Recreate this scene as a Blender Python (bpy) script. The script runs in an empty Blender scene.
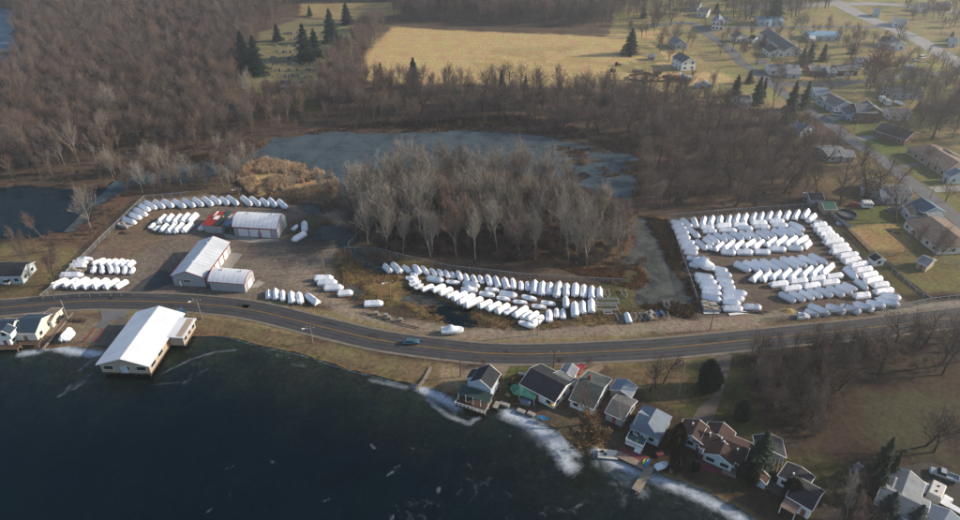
SUNP=5; SKYP=.14; EXPO=.45; HAZED=.00028
import bpy, math, random
import numpy as np
from mathutils import Vector, Matrix
random.seed(7)
PI=math.pi
SC=bpy.context.scene
COL=SC.collection
H=125.0; PITCH=math.radians(33.0); FPX=685.0
cp,sp=math.cos(PITCH),math.sin(PITCH)
def P(px,py,z=0.0):
    """a point of the survey picture to a place at height z"""
    x=(px-480)/FPX; y=-(py-260)/FPX
    dx,dy,dz=x,cp+y*sp,-sp+y*cp
    t=(z-H)/dz
    return Vector((dx*t,dy*t,z))
def top_h(by,ty):
    """height of something whose foot is on row by and top on row ty"""
    Y=P(480,by).y
    dep=PITCH+math.atan((ty-260)/FPX)
    return H-Y*math.tan(dep)
# ---------------- camera, light
cam=bpy.data.cameras.new('camera'); co=bpy.data.objects.new('camera',cam); COL.objects.link(co)
cam.sensor_width=36; cam.lens=36*FPX/960; cam.clip_end=9000; cam.clip_start=1
co.location=(0,0,H); co.rotation_euler=(PI/2-PITCH,0,0); SC.camera=co
SUN_EL=math.radians(23); SUN_AZ=math.radians(8)   # azimuth measured from +X towards +Y
sd=Vector((math.cos(SUN_EL)*math.cos(SUN_AZ),math.cos(SUN_EL)*math.sin(SUN_AZ),math.sin(SUN_EL)))
sl=bpy.data.lights.new('sun','SUN'); so=bpy.data.objects.new('sun',sl); COL.objects.link(so)
sl.energy=SUNP; sl.angle=math.radians(1.5); sl.color=(1.0,0.85,0.66)
so.rotation_euler=sd.to_track_quat('Z','Y').to_euler()
w=bpy.data.worlds.new('World'); SC.world=w; w.use_nodes=True
nt=w.node_tree; bg=nt.nodes['Background']
sky=nt.nodes.new('ShaderNodeTexSky'); sky.sky_type='NISHITA'; sky.sun_disc=False
sky.sun_elevation=SUN_EL; sky.sun_rotation=PI/2-SUN_AZ; sky.altitude=250
nt.links.new(sky.outputs[0],bg.inputs[0]); bg.inputs[1].default_value=SKYP
SC.view_settings.view_transform='Standard'; SC.view_settings.look='None'; SC.view_settings.gamma=1
SC.view_settings.use_curve_mapping=False; SC.view_settings.exposure=EXPO
SC.render.engine='CYCLES'
SC.cycles.max_bounces=5; SC.cycles.diffuse_bounces=2; SC.cycles.glossy_bounces=2; SC.cycles.transmission_bounces=3
SC.cycles.transparent_max_bounces=10; SC.cycles.volume_bounces=0
SC.cycles.use_denoising=True; SC.cycles.denoiser='OPENIMAGEDENOISE'; SC.cycles.denoising_prefilter='NONE'; SC.cycles.denoising_input_passes='RGB_ALBEDO_NORMAL'
# ---------------- materials
MATS={}
def mat(name,col,rough=.8,var=.25,scale=.6,col2=None,bump=0,metal=0,spec=.3,rnd=0,wave=None,alpha=None,obj=True):
    if name in MATS: return MATS[name]
    m=bpy.data.materials.new(name); m.use_nodes=True; MATS[name]=m
    n=m.node_tree.nodes; l=m.node_tree.links; b=n['Principled BSDF']
    b.inputs['Roughness'].default_value=rough; b.inputs['Metallic'].default_value=metal
    b.inputs['Specular IOR Level'].default_value=spec
    c2=col2 or tuple(c*(1-var) for c in col); 
    tc=n.new('ShaderNodeTexCoord'); nz=n.new('ShaderNodeTexNoise'); nz.inputs['Scale'].default_value=scale
    nz.inputs['Detail'].default_value=5; nz.inputs['Roughness'].default_value=.65
    l.new(tc.outputs['Object'],nz.inputs['Vector'])
    rp=n.new('ShaderNodeMapRange'); rp.inputs[1].default_value=.35; rp.inputs[2].default_value=.65
    l.new(nz.outputs['Fac'],rp.inputs[0])
    mx=n.new('ShaderNodeMix'); mx.data_type='RGBA'
    mx.inputs[6].default_value=(*col,1); mx.inputs[7].default_value=(*c2,1)
    l.new(rp.outputs[0],mx.inputs[0])
    out=mx.outputs[2]
    if wave:
        wv=n.new('ShaderNodeTexWave'); wv.inputs['Scale'].default_value=wave; wv.bands_direction='X'
        l.new(tc.outputs['Object'],wv.inputs['Vector'])
        m2=n.new('ShaderNodeMix'); m2.data_type='RGBA'; m2.blend_type='MULTIPLY'; m2.inputs[0].default_value=.25
        l.new(out,m2.inputs[6]); l.new(wv.outputs['Color'],m2.inputs[7]); out=m2.outputs[2]
    if rnd:
        oi=n.new('ShaderNodeObjectInfo'); m3=n.new('ShaderNodeMapRange'); m3.inputs[3].default_value=1-rnd; m3.inputs[4].default_value=1+rnd
        l.new(oi.outputs['Random'],m3.inputs[0])
        vm=n.new('ShaderNodeVectorMath'); vm.operation='SCALE'; l.new(out,vm.inputs[0]); l.new(m3.outputs[0],vm.inputs['Scale']); out=vm.outputs[0]
    if name in('mauve_twigs','dark_twigs'):
        oi2=n.new('ShaderNodeObjectInfo'); mu=n.new('ShaderNodeMath'); mu.operation='MULTIPLY'; mu.inputs[1].default_value=7.3; fr=n.new('ShaderNodeMath'); fr.operation='FRACT'; mrr=n.new('ShaderNodeMapRange'); mrr.inputs[1].default_value=.62; mrr.inputs[2].default_value=.9; mrr.inputs[4].default_value=.55
        l.new(oi2.outputs['Random'],mu.inputs[0]); l.new(mu.outputs[0],fr.inputs[0]); l.new(fr.outputs[0],mrr.inputs[0]); m5=n.new('ShaderNodeMix'); m5.data_type='RGBA'; m5.inputs[7].default_value=(.2,.115,.075,1); l.new(mrr.outputs[0],m5.inputs[0]); l.new(out,m5.inputs[6]); out=m5.outputs[2]
    l.new(out,b.inputs['Base Color'])
    if bump:
        bp=n.new('ShaderNodeBump'); bp.inputs['Strength'].default_value=bump; bp.inputs['Distance'].default_value=.1
        nz2=n.new('ShaderNodeTexNoise'); nz2.inputs['Scale'].default_value=scale*4; nz2.inputs['Detail'].default_value=4
        l.new(tc.outputs['Object'],nz2.inputs['Vector']); l.new(nz2.outputs['Fac'],bp.inputs['Height']); l.new(bp.outputs[0],b.inputs['Normal'])
    if alpha is not None: b.inputs['Alpha'].default_value=alpha
    return m
M=dict(
 wrap=mat('shrink_wrap',(.78,.8,.84),.5,.1,.5,bump=.15,rnd=.1),
 wrap_old=mat('weathered_wrap',(.42,.36,.28),.7,.3,.6,bump=.4),
 alu=mat('aluminium',(.5,.52,.55),.45,.2,2,metal=.4),
 black=mat('black_rubber',(.012,.012,.014),.7,.3),
 white=mat('white_paint',(.74,.74,.72),.6,.12,.8,bump=.1),
 cream=mat('cream_siding',(.6,.58,.52),.7,.15,.8),
 tan=mat('tan_siding',(.38,.31,.24),.75,.15,.8),
 grey=mat('grey_siding',(.34,.35,.35),.7,.15,.8),
 bluew=mat('pale_blue_siding',(.42,.5,.55),.7,.15,.8),
 brick=mat('red_brick',(.2,.085,.06),.85,.35,1.5),
 brickb=mat('brown_brick',(.2,.12,.085),.85,.35,1.5),
 steelw=mat('grey_steel_wall',(.4,.42,.44),.55,.12,.4,wave=1.2),
 steelr=mat('white_steel_roof',(.68,.7,.74),.45,.16,.22),
 steelr2=mat('pale_steel_roof',(.56,.6,.65),.45,.2,.2),
 redtrim=mat('red_trim',(.28,.05,.05),.5,.15),
 doorw=mat('white_overhead_door',(.75,.77,.8),.5,.06,1,wave=2),
 roofk=mat('charcoal_shingle',(.026,.03,.038),.9,.4,.5,bump=.3),
 roofn=mat('navy_shingle',(.03,.055,.085),.85,.3,.5,bump=.3),
 roofg=mat('grey_shingle',(.13,.14,.15),.9,.35,.5,bump=.3),
 rooflg=mat('light_grey_shingle',(.2,.22,.24),.9,.3,.5,bump=.3),
 roofbg=mat('blue_grey_shingle',(.16,.2,.25),.85,.22,.5,bump=.3),
 roofbr=mat('brown_shingle',(.06,.035,.03),.9,.35,.5,bump=.3),
 rooft=mat('tan_shingle',(.2,.15,.12),.9,.35,.6,bump=.3),
 roofm=mat('mossy_shingle',(.085,.092,.092),.95,.5,.45,col2=(.035,.055,.048),bump=.4),
 roofgr=mat('green_metal_roof',(.02,.1,.075),.5,.3,.4),
 roofred=mat('red_metal_roof',(.33,.035,.025),.55,.35,.4),
 roofb=mat('blue_metal_roof',(.2,.33,.45),.45,.2,.4),
 concrete=mat('concrete',(.3,.28,.25),.85,.25,.3,bump=.2),
 wood=mat('weathered_wood',(.28,.22,.17),.85,.35,1.0,bump=.2),
 woodd=mat('dark_wood',(.09,.06,.045),.85,.35,1.0,bump=.2),
 pole=mat('pole_wood',(.22,.15,.1),.85,.3,1.0),
 bark=mat('grey_bark',(.15,.125,.1),.95,.4,1.2,rnd=.3),
 barkl=mat('pale_bark',(.3,.27,.23),.95,.4,1.2,rnd=.2),
 barkd=mat('dark_bark',(.07,.055,.045),.95,.4,1.2,rnd=.25),
 twig=mat('mauve_twigs',(.185,.14,.122),.95,.35,.25,rnd=.35),
 twigl=mat('pale_twigs',(.29,.255,.215),.95,.3,.25,rnd=.25),
 twigd=mat('dark_twigs',(.15,.115,.1),.95,.35,.25,rnd=.3),
 twigr=mat('russet_leaves',(.2,.085,.06),.95,.35,.4,rnd=.2),
 twigo=mat('golden_twigs',(.22,.15,.08),.95,.35,.4,rnd=.2),
 needle=mat('spruce_needles',(.022,.042,.026),.85,.45,.5,rnd=.3,bump=.2),
 needleb=mat('blue_spruce_needles',(.045,.07,.065),.85,.4,.5,rnd=.2),
 reed=mat('dry_reed',(.5,.37,.25),.95,.4,.1),
 reedd=mat('brown_reed',(.13,.085,.05),.95,.5,.08),
 glass=mat('window_glass',(.02,.028,.035),.12,.2,1,spec=.6),
 door=mat('house_door',(.25,.1,.07),.6,.2),
 red=mat('red_car_paint',(.35,.03,.035),.3,.05,spec=.5),
 carblk=mat('dark_car_paint',(.02,.025,.03),.3,.1,spec=.5),
 carblu=mat('blue_car_paint',(.04,.11,.17),.3,.1,spec=.5),
 carwht=mat('white_car_paint',(.7,.71,.72),.3,.05,spec=.5),
 carslv=mat('silver_car_paint',(.3,.34,.37),.3,.05,spec=.5),
 lamp=mat('headlight_lens',(.6,.6,.6),.15,.05,spec=.6),
 tarpb=mat('blue_tarp',(.03,.2,.42),.6,.25),
 tarpg=mat('green_canvas',(.03,.13,.1),.75,.3),
 yellow=mat('yellow_canvas',(.6,.36,.05),.7,.2),
 lime=mat('lime_plastic',(.35,.55,.03),.5,.1),
 kayak=mat('blue_plastic',(.03,.35,.65),.45,.1),
 maroon=mat('maroon_deck',(.16,.045,.05),.8,.3),
 stone=mat('headstone_granite',(.22,.22,.23),.7,.4,1,rnd=.5),
 rust=mat('rusty_paint',(.22,.06,.035),.8,.4,.8),
 asph=mat('asphalt',(.05,.051,.056),.9,.4,.35,bump=.3),
 asphl=mat('worn_asphalt',(.14,.14,.145),.9,.25,.15,bump=.1),
 yline=mat('yellow_road_paint',(.3,.18,.05),.7,.3,.5),
 wline=mat('white_road_paint',(.4,.4,.38),.7,.4,.5),
 sand=mat('packed_sand',(.24,.18,.125),.95,.3,.3),
 pad=mat('pale_tarp',(.35,.4,.44),.7,.2),
 skin=mat('skin',(.4,.25,.18),.6,.1),
)
def chain():
    m=mat('chain_link',(.16,.17,.17),.6,.2,1); n=m.node_tree.nodes; l=m.node_tree.links
    n['Principled BSDF'].inputs['Alpha'].default_value=.22
    return m
M['chain']=chain()
# ---------------- mesh builder
class MB:
    def __init__(s): s.v=[]; s.f=[]
    def add(s,vs,fs):
        o=len(s.v); s.v.extend([tuple(v) for v in vs]); s.f.extend([tuple(i+o for i in f) for f in fs])
    def box(s,c,d,rz=0,rx=0,ry=0):
        hx,hy,hz=d[0]/2,d[1]/2,d[2]/2
        R=Matrix.Rotation(rz,3,'Z')@Matrix.Rotation(ry,3,'Y')@Matrix.Rotation(rx,3,'X'); c=Vector(c)
        vs=[c+R@Vector((a*hx,b*hy,e*hz)) for e in(-1,1) for b in(-1,1) for a in(-1,1)]
        s.add(vs,[(0,2,3,1),(4,5,7,6),(0,1,5,4),(2,6,7,3),(0,4,6,2),(1,3,7,5)])
    def tube(s,p,q,r0,r1=None,n=6,cap=True):
        r1=r0 if r1 is None else r1; p=Vector(p);q=Vector(q); d=(q-p)
        if d.length<1e-6: return
        d.normalize(); a=d.orthogonal().normalized(); b=d.cross(a)
        vs=[]
        for (c,r) in((p,r0),(q,r1)):
            for i in range(n):
                t=2*PI*i/n; vs.append(c+a*math.cos(t)*r+b*math.sin(t)*r)
        fs=[(i,(i+1)%n,n+(i+1)%n,n+i) for i in range(n)]
        if cap: fs+= [tuple(range(n))[::-1],tuple(range(n,2*n))]
        s.add(vs,fs)
    def prism(s,pts,z0,z1):
        n=len(pts); vs=[(p[0],p[1],z0) for p in pts]+[(p[0],p[1],z1) for p in pts]
        s.add(vs,[tuple(range(n))[::-1],tuple(range(n,2*n))]+[(i,(i+1)%n,n+(i+1)%n,n+i) for i in range(n)])
    def loft(s,secs,close=True,caps=True):
        n=len(secs[0]); vs=[p for sc in secs for p in sc]; fs=[]
        for k in range(len(secs)-1):
            for i in range(n if close else n-1):
                j=(i+1)%n; fs.append((k*n+i,k*n+j,(k+1)*n+j,(k+1)*n+i))
        if caps: fs+=[tuple(range(n))[::-1],tuple(range((len(secs)-1)*n,len(secs)*n))]
        s.add(vs,fs)
    def mesh(s,name,m,smooth=False):
        me=bpy.data.meshes.new(name); me.from_pydata(s.v,[],s.f); 
        ms=m if isinstance(m,(list,tuple)) else [m]
        for q in ms: me.materials.append(q)
        if smooth: me.polygons.foreach_set('use_smooth',[True]*len(me.polygons))
        me.update(); return me
    def build(s,name,m,parent=None,smooth=False,loc=None):
        o=bpy.data.objects.new(name,s.mesh(name,m,smooth)); COL.objects.link(o)
        if parent: o.parent=parent
        if loc is not None: o.location=loc
        return o
def tag(o,label=None,cat=None,group=None,kind=None):
    if label: o['label']=label
    if cat: o['category']=cat
    if group: o['group']=group
    if kind: o['kind']=kind
    return o
def thing(name,loc,rz=0,label=None,cat=None,group=None):
    o=bpy.data.objects.new(name,None); COL.objects.link(o); o.location=loc; o.rotation_euler=(0,0,rz)
    o.empty_display_size=.5
    return tag(o,label,cat,group)
def dup(root,loc,rz,label=None,group=None,scale=None):
    r=root.copy(); COL.objects.link(r); r.location=loc; r.rotation_euler=(0,0,rz)
    if scale: r.scale=scale
    if label: r['label']=label
    if group: r['group']=group
    for ch in root.children:
        c=ch.copy(); COL.objects.link(c); c.parent=r
        for g in ch.children:
            d=g.copy(); COL.objects.link(d); d.parent=c
    return r
def seg(a,b,z=0):
    p=P(a[0],a[1],z);q=P(b[0],b[1],z); d=q-p
    return (p+q)/2,math.atan2(d.y,d.x),d.length
ORD='first second third fourth fifth sixth seventh eighth ninth tenth eleventh twelfth thirteenth fourteenth fifteenth sixteenth seventeenth eighteenth nineteenth twentieth twenty-first twenty-second twenty-third twenty-fourth twenty-fifth twenty-sixth twenty-seventh twenty-eighth twenty-ninth thirtieth'.split()
# ---------------- terrain
rs=np.random.RandomState(3)
def vnoise(x,y,s,seed):
    r=np.random.RandomState(seed).rand(256,256)
    u=x/s+1000; v=y/s+1000; i=np.floor(u).astype(int); j=np.floor(v).astype(int); fu=u-i; fv=v-j
    fu=fu*fu*(3-2*fu); fv=fv*fv*(3-2*fv)
    a=r[i%256,j%256]; b=r[(i+1)%256,j%256]; c=r[i%256,(j+1)%256]; d=r[(i+1)%256,(j+1)%256]
    return (a*(1-fu)+b*fu)*(1-fv)+(c*(1-fu)+d*fu)*fv
def fbm(x,y,s,seed,o=4):
    t=0;a=1;n=0
    for k in range(o): t=t+a*vnoise(x,y,s/2**k,seed+k*13); n+=a; a*=.55
    return t/n
def sdf(x,y,poly):
    """signed distance, positive inside"""
    d=np.full(x.shape,1e9); ins=np.zeros(x.shape,bool); n=len(poly)
    for i in range(n):
        ax,ay=poly[i][:2]; bx,by=poly[(i+1)%n][:2]; ex,ey=bx-ax,by-ay
        t=np.clip(((x-ax)*ex+(y-ay)*ey)/(ex*ex+ey*ey+1e-9),0,1)
        d=np.minimum(d,(x-ax-ex*t)**2+(y-ay-ey*t)**2)
        c=((ay>y)!=(by>y))&(x<(bx-ax)*(y-ay)/((by-ay) or 1e-9)+ax); ins^=c
    d=np.sqrt(d); return np.where(ins,d,-d)
def ldist(x,y,line):
    d=np.full(x.shape,1e9)
    for i in range(len(line)-1):
        ax,ay=line[i][:2]; bx,by=line[i+1][:2]; ex,ey=bx-ax,by-ay
        t=np.clip(((x-ax)*ex+(y-ay)*ey)/(ex*ex+ey*ey+1e-9),0,1)
        d=np.minimum(d,(x-ax-ex*t)**2+(y-ay-ey*t)**2)
    return np.sqrt(d)
def PX(l,z=0): return [P(a,b,z) for a,b in l]
X0,X1,Y0,Y1=-440,440,40,640
xs=np.arange(X0,X1+.5,1.0); ys=np.arange(Y0,Y1+.5,1.0)
GX,GY=np.meshgrid(xs,ys)
sst=lambda a,b,x:(lambda t:t*t*(3-2*t))(np.clip((x-a)/(b-a),0,1))
n1=fbm(GX,GY,30,1); n2=fbm(GX,GY,8,2); n3=fbm(GX,GY,2.5,5); n4=fbm(GX,GY,90,9)
wob=(n2-.5)*9+(n3-.5)*4
# default: leaf litter
colr=np.array([.092,.066,.046])[None,None]*(0.55+.9*n2)[...,None]
colr=colr*(.8+.4*n1)[...,None]
def box_of(poly,m):
    px=[p[0] for p in poly];py=[p[1] for p in poly]
    i0=max(0,int((min(px)-m-X0)));i1=min(len(xs),int((max(px)+m-X0))+2);j0=max(0,int((min(py)-m-Y0)));j1=min(len(ys),int((max(py)+m-Y0))+2)
    return slice(j0,max(j1,j0)),slice(i0,max(i1,i0))
def zone(pts,col,soft=2.5,w=1.0,var=.35,amt=1.0,patch=None,z=0):
    poly=PX(pts,z); S=box_of(poly,8); x=GX[S];y=GY[S]
    if x.size==0: return
    d=sdf(x,y,poly)+wob[S]*w*.5
    a=sst(-soft/2,soft/2,d)*amt
    if patch: a=a*sst(patch-.06,patch+.06,fbm(x,y,11,77))
    c=np.array(col)*(1-var+2*var*(.6*n2[S]+.4*n3[S]))[...,None]
    colr[S]=colr[S]*(1-a[...,None])+c*a[...,None]
def stroke(pts,wd,col,soft=1.0,w=.3,var=.25,amt=1.0):
    l=PX(pts); S=box_of(l,wd+6); x=GX[S];y=GY[S]
    d=wd/2-ldist(x,y,l)+wob[S]*w*.5
    a=sst(-soft/2,soft/2,d)*amt
    c=np.array(col)*(1-var+2*var*(.6*n2[S]+.4*n3[S]))[...,None]
    colr[S]=colr[S]*(1-a[...,None])+c*a[...,None]
DRY=(.19,.145,.075); GRAV=(.155,.125,.1); LANE=(.22,.175,.13); LAWN=(.06,.06,.024); LAWNY=(.17,.15,.055)
MARSH=(.02,.021,.016)
# far lawns and fields
zone([(618,-20),(1010,-20),(1010,150),(960,150),(900,118),(860,120),(800,105),(740,108),(700,100),(640,85),(600,75),(610,40)],(.24,.19,.09),w=1,var=.3)
zone([(620,-20),(1010,-20),(1010,150),(960,150),(860,118),(800,100),(700,90),(610,45)],(.2,.19,.07),w=1,var=.3,patch=.52)
zone([(368,52),(392,27),(430,29),(520,33),(600,36),(660,30),(700,60),(735,80),(700,88),(610,78),(560,88),(480,84),(420,84),(365,80)],(.43,.31,.14),soft=5,w=1,var=.08)
for k in range(34):
    yy=33+k*1.5; stroke([(372+k*.2,yy),(500,yy+1.5),(628,yy+1)],1.1,(.36,.27,.11) if k%2 else (.48,.36,.18),soft=1,amt=.4,w=.2)
zone([(600,60),(640,40),(730,40),(745,66),(700,76),(620,72)],(.24,.2,.08),soft=8,w=1.5,var=.2,patch=.47)
zone([(470,50),(600,44),(630,60),(560,76),(470,70)],(.36,.26,.11),soft=8,w=1.5,var=.2,patch=.5)
zone([(240,75),(262,32),(300,18),(345,22),(360,30),(352,52),(320,75),(315,100),(262,100)],(.17,.15,.075),soft=4,w=1,var=.3)
zone([(300,4),(400,2),(400,14),(345,20),(300,16)],(.26,.2,.09),soft=4)
zone([(190,125),(300,92),(330,105),(240,150)],(.09,.08,.035),soft=8,w=2,patch=.45)
zone([(790,105),(880,110),(960,150),(1010,190),(1010,310),(905,300),(823,212),(835,190),(800,180),(860,150),(820,120)],(.14,.115,.05),w=1.2,var=.3)
zone([(845,118),(885,120),(905,165),(870,152)],(.14,.15,.05),soft=3)
zone([(860,140),(905,138),(925,162),(890,166)],(.11,.13,.04),soft=3)
zone([(905,165),(960,165),(960,184),(925,186)],(.13,.14,.045),soft=3)
zone([(925,192),(960,192),(960,220),(950,214)],(.16,.15,.055),soft=3)
zone([(855,203),(915,206),(905,225),(850,222)],(.1,.11,.035),soft=3)
zone([(836,228),(895,224),(915,240),(900,262),(868,256)],(.26,.18,.075),soft=4,var=.3)
zone([(900,270),(960,262),(960,298),(940,300)],(.13,.11,.045),soft=3)
zone([(800,160),(850,160),(880,205),(830,205)],(.13,.095,.05),soft=5,w=1)
# lower right
zone([(830,300),(1010,290),(1010,560),(780,560),(700,520),(640,470),(620,400),(640,352),(740,345)],(.05,.036,.025),w=1,var=.4)  # brown ground, albedo cut to stand in for lens vignette and cloud shade
zone([(690,352),(740,350),(748,395),(770,425),(752,435),(700,425),(650,395),(660,368)],LAWN,soft=4,w=1,var=.35)
zone([(680,450),(740,475),(790,515),(830,500),(850,470),(820,455),(780,455),(740,470)],(.06,.055,.024),soft=4,w=1)
zone([(690,470),(760,500),(830,560),(900,560),(880,520),(830,520),(790,515),(740,480)],(.055,.048,.022),soft=4,w=1)
zone([(860,390),(960,400),(960,470),(905,455),(870,430)],(.06,.056,.03),soft=6,w=2,amt=.8)
zone([(500,366),(556,364),(560,378),(520,372),(525,385),(515,400),(500,395)],(.09,.1,.03),soft=2)
zone([(620,360),(690,358),(690,400),(665,405),(650,398),(620,378)],(.12,.09,.045),soft=4,w=1)
# verges along the road
zone([(-40,318),(60,312),(190,316),(300,336),(400,352),(460,362),(560,368),(700,360),(760,352),(760,330),(700,338),(600,330),(420,328),(300,305),(200,285),(60,294),(-40,298)],DRY,soft=2,w=.6,var=.28)
zone([(190,318),(320,342),(440,364),(470,372),(470,405),(400,384),(320,364),(240,344),(192,338)],(.15,.115,.06),soft=2,w=.5)
zone([(440,366),(486,368),(476,398),(444,392)],(.2,.15,.095),soft=2,w=.4)
zone([(60,315),(110,318),(140,312),(105,350),(60,345)],(.16,.125,.085),soft=2,w=.5)
zone([(-40,250),(30,245),(95,262),(45,300),(-40,300)],(.13,.1,.05),soft=4,w=1)
zone([(0,242),(60,238),(95,262),(60,285),(0,256)],(.16,.125,.06),soft=4,w=1,amt=.7)
zone([(620,338),(760,322),(900,314),(1010,302),(1010,312),(860,328),(740,340),(620,346)],(.14,.1,.06),soft=2,w=.6)
# yards
zone([(48,298),(145,201),(205,194),(285,204),(345,212),(352,240),(330,262),(335,275),(300,292),(250,300),(150,292)],GRAV,soft=1.5,w=.5,var=.3)
zone([(95,245),(150,200),(205,198),(160,245),(110,270)],(.16,.105,.06),soft=5,w=1.5,amt=.6)
zone([(280,228),(320,205),(350,225),(335,255),(300,252)],(.11,.08,.05),soft=4,w=1.5,var=.5)
zone([(310,228),(335,222),(345,238),(325,250),(300,262),(290,248)],(.07,.065,.06),soft=3,w=2,amt=.7)
zone([(670,218),(818,208),(906,302),(860,316),(700,325),(695,300)],(.115,.09,.07),soft=1,w=.3,var=.35)
zone([(640,215),(668,217),(700,300),(655,280)],(.13,.09,.045),soft=2,w=1.2,var=.5)
zone([(700,322),(770,312),(790,318),(740,330)],(.2,.15,.1),soft=4)
# marsh ground and wood floor
zone([(345,250),(400,268),(470,290),(520,322),(470,326),(400,312),(345,292),(335,270)],MARSH,soft=4,w=1.5,var=.5)
zone([(342,246),(420,262),(520,318),(610,310),(690,300),(690,318),(560,330),(450,322),(345,296)],(.2,.14,.06),soft=5,w=3,var=.4,patch=.5)
zone([(560,262),(640,250),(650,290),(640,308),(600,312),(600,275)],(.07,.07,.03),soft=4,w=2)
zone([(350,200),(560,190),(640,215),(655,262),(640,275),(560,268),(370,250)],(.1,.066,.04),soft=4,w=1.5,var=.5)
zone([(238,165),(262,155),(320,165),(338,185),(325,202),(255,198)],(.36,.23,.12),soft=5,w=2.5,var=.4)
zone([(0,232),(60,245),(95,240),(120,210),(140,190),(110,190),(88,225)],(.11,.07,.045),soft=4,w=2,var=.5)
zone([(338,180),(560,178),(640,190),(640,160),(700,170),(800,190),(820,207),(668,217),(640,215),(350,205)],(.085,.058,.042),soft=4,w=2,var=.5,amt=.6)
zone([(0,150),(130,140),(260,112),(520,118),(630,135),(640,150),(560,136),(300,135),(240,150),(110,172),(0,178)],(.085,.06,.045),soft=5,w=2,var=.5)
# dirt lanes
stroke([(150,206),(190,199),(240,202),(300,209),(332,215),(343,228),(335,245),(312,268),(304,282)],4,LANE,soft=2)
stroke([(300,262),(296,280),(318,296),(352,311),(400,324),(450,332),(520,335),(600,330),(700,325),(760,318),(800,312)],5,LANE,soft=1.5)
stroke([(240,250),(270,270),(300,285)],7,(.19,.155,.12),soft=4,amt=.6)
stroke([(880,312),(930,305),(1000,300)],3,(.2,.18,.15),soft=1.5)
for (a,b,wd) in (((0,320),(60,320),3),): stroke([a,b],wd,LANE)
for k in range(26):   # wheel tracks
    t=rs.rand(4); a=(90+t[0]*200,215+t[1]*65); stroke([a,(a[0]+20+t[2]*30,a[1]-8+t[3]*14)],.8,(.2,.165,.13) if k%2 else (.11,.085,.065),soft=1,amt=.5)
for k in range(16):
    t=rs.rand(4); a=(700+t[0]*120,240+t[1]*55); stroke([a,(a[0]+15+t[2]*30,a[1]+t[3]*8)],.7,(.15,.12,.09) if k%2 else (.08,.065,.05),soft=1,amt=.5)
# water bodies (shore lines as surveyed)
LAKE=[(-400,345),(-40,342),(0,345),(20,348),(50,349),(75,346),(100,350),(130,352),(165,345),(185,336),(226,335),(265,346),(300,353),(340,367),(400,381),(430,388),(462,396),(490,404),(515,405),(540,420),(565,436),(590,445),(612,452),(640,462),(665,474),(700,488),(735,505),(765,525),(800,550),(900,600),(900,700),(-400,700)]
POND=[(256,150),(275,138),(330,132),(400,133),(470,130),(540,135),(600,147),(640,158),(628,168),(636,182),(630,200),(600,195),(560,180),(470,165),(372,172),(366,192),(345,200),(335,180),(300,168),(262,160)]
LAGO=[(-60,188),(50,186),(82,190),(92,204),(86,222),(72,232),(40,236),(-60,243)]
CHAN=[(88,196),(120,178),(170,168),(240,158),(262,150),(262,158),(236,170),(180,180),(125,188),(92,206)]
TOPL=[(-60,5),(5,8),(14,12),(16,24),(12,34),(20,50),(24,62),(8,66),(-60,66)]
CREEK=[(622,262),(638,240),(634,220),(645,215),(655,240),(664,256),(690,290),(690,302),(664,306),(640,302),(636,290),(655,275),(640,264)]
PUD=[[(318,226),(332,222),(338,232),(325,240),(316,236)],[(300,205),(318,206),(325,214),(306,218)],[(345,232),(352,238),(344,250),(338,244)],[(395,292),(440,300),(468,312),(440,312),(400,302)],[(425,308),(480,322),(470,328),(430,316)],[(345,286),(372,292),(380,300),(350,296)],[(352,250),(375,262),(395,270),(375,272),(350,262)]]
HT=(n1-.5)*.25*0+ (n3-.5)*.16
def water(pts,depth=3.0,slope=.16,w=.35,wl=-.45,bed=None,shal=None,off=3,fade=15):
    poly=PX(pts,wl); S=box_of(poly,off+4); x=GX[S];y=GY[S]
    d=sdf(x,y,poly)+wob[S]*w
    h=np.clip(wl-slope*d,-depth,0.0); HT[S]=np.where(d>-off,np.minimum(HT[S],h),HT[S])
    a=sst(-1.2,.6,d)[...,None]
    if bed is not None:
        k=sst(0,1,np.sqrt(np.clip((d+(n2[S]-.5)*12+(n1[S]-.5)*7*(fade>20))/fade,0,1)))[...,None]
        c=np.array(shal)*(1-k)+np.array(bed)*k
        c=c*(.7+.6*n3[S])[...,None]
        colr[S]=colr[S]*(1-a)+c*a
        # wet shore band
    b=(sst(-2.2,-.6,d)*(1-sst(.0,1.0,d)))[...,None]*.55
    colr[S]=colr[S]*(1-b)+np.array([.075,.045,.03])*b
water(LAKE,4.0,.14,.22,bed=(.001,.021,.027),shal=(.36,.25,.09),fade=32)
water(POND,2,.2,.6,bed=(.03,.04,.045),shal=(.06,.055,.04))
water(LAGO,2,.2,.5,bed=(.01,.016,.022),shal=(.05,.045,.03))
water(CHAN,1.2,.3,1.6,bed=(.015,.02,.022),shal=(.05,.045,.03),off=2)
water(TOPL,2,.2,.5,bed=(.02,.04,.05),shal=(.05,.05,.04))
water(CREEK,1.2,.25,1.0,bed=(.03,.035,.02),shal=(.05,.05,.03),off=2)
for p in PUD: water(p,.8,.3,1.0,bed=(.015,.02,.022),shal=(.03,.03,.025),off=1.6)
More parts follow.
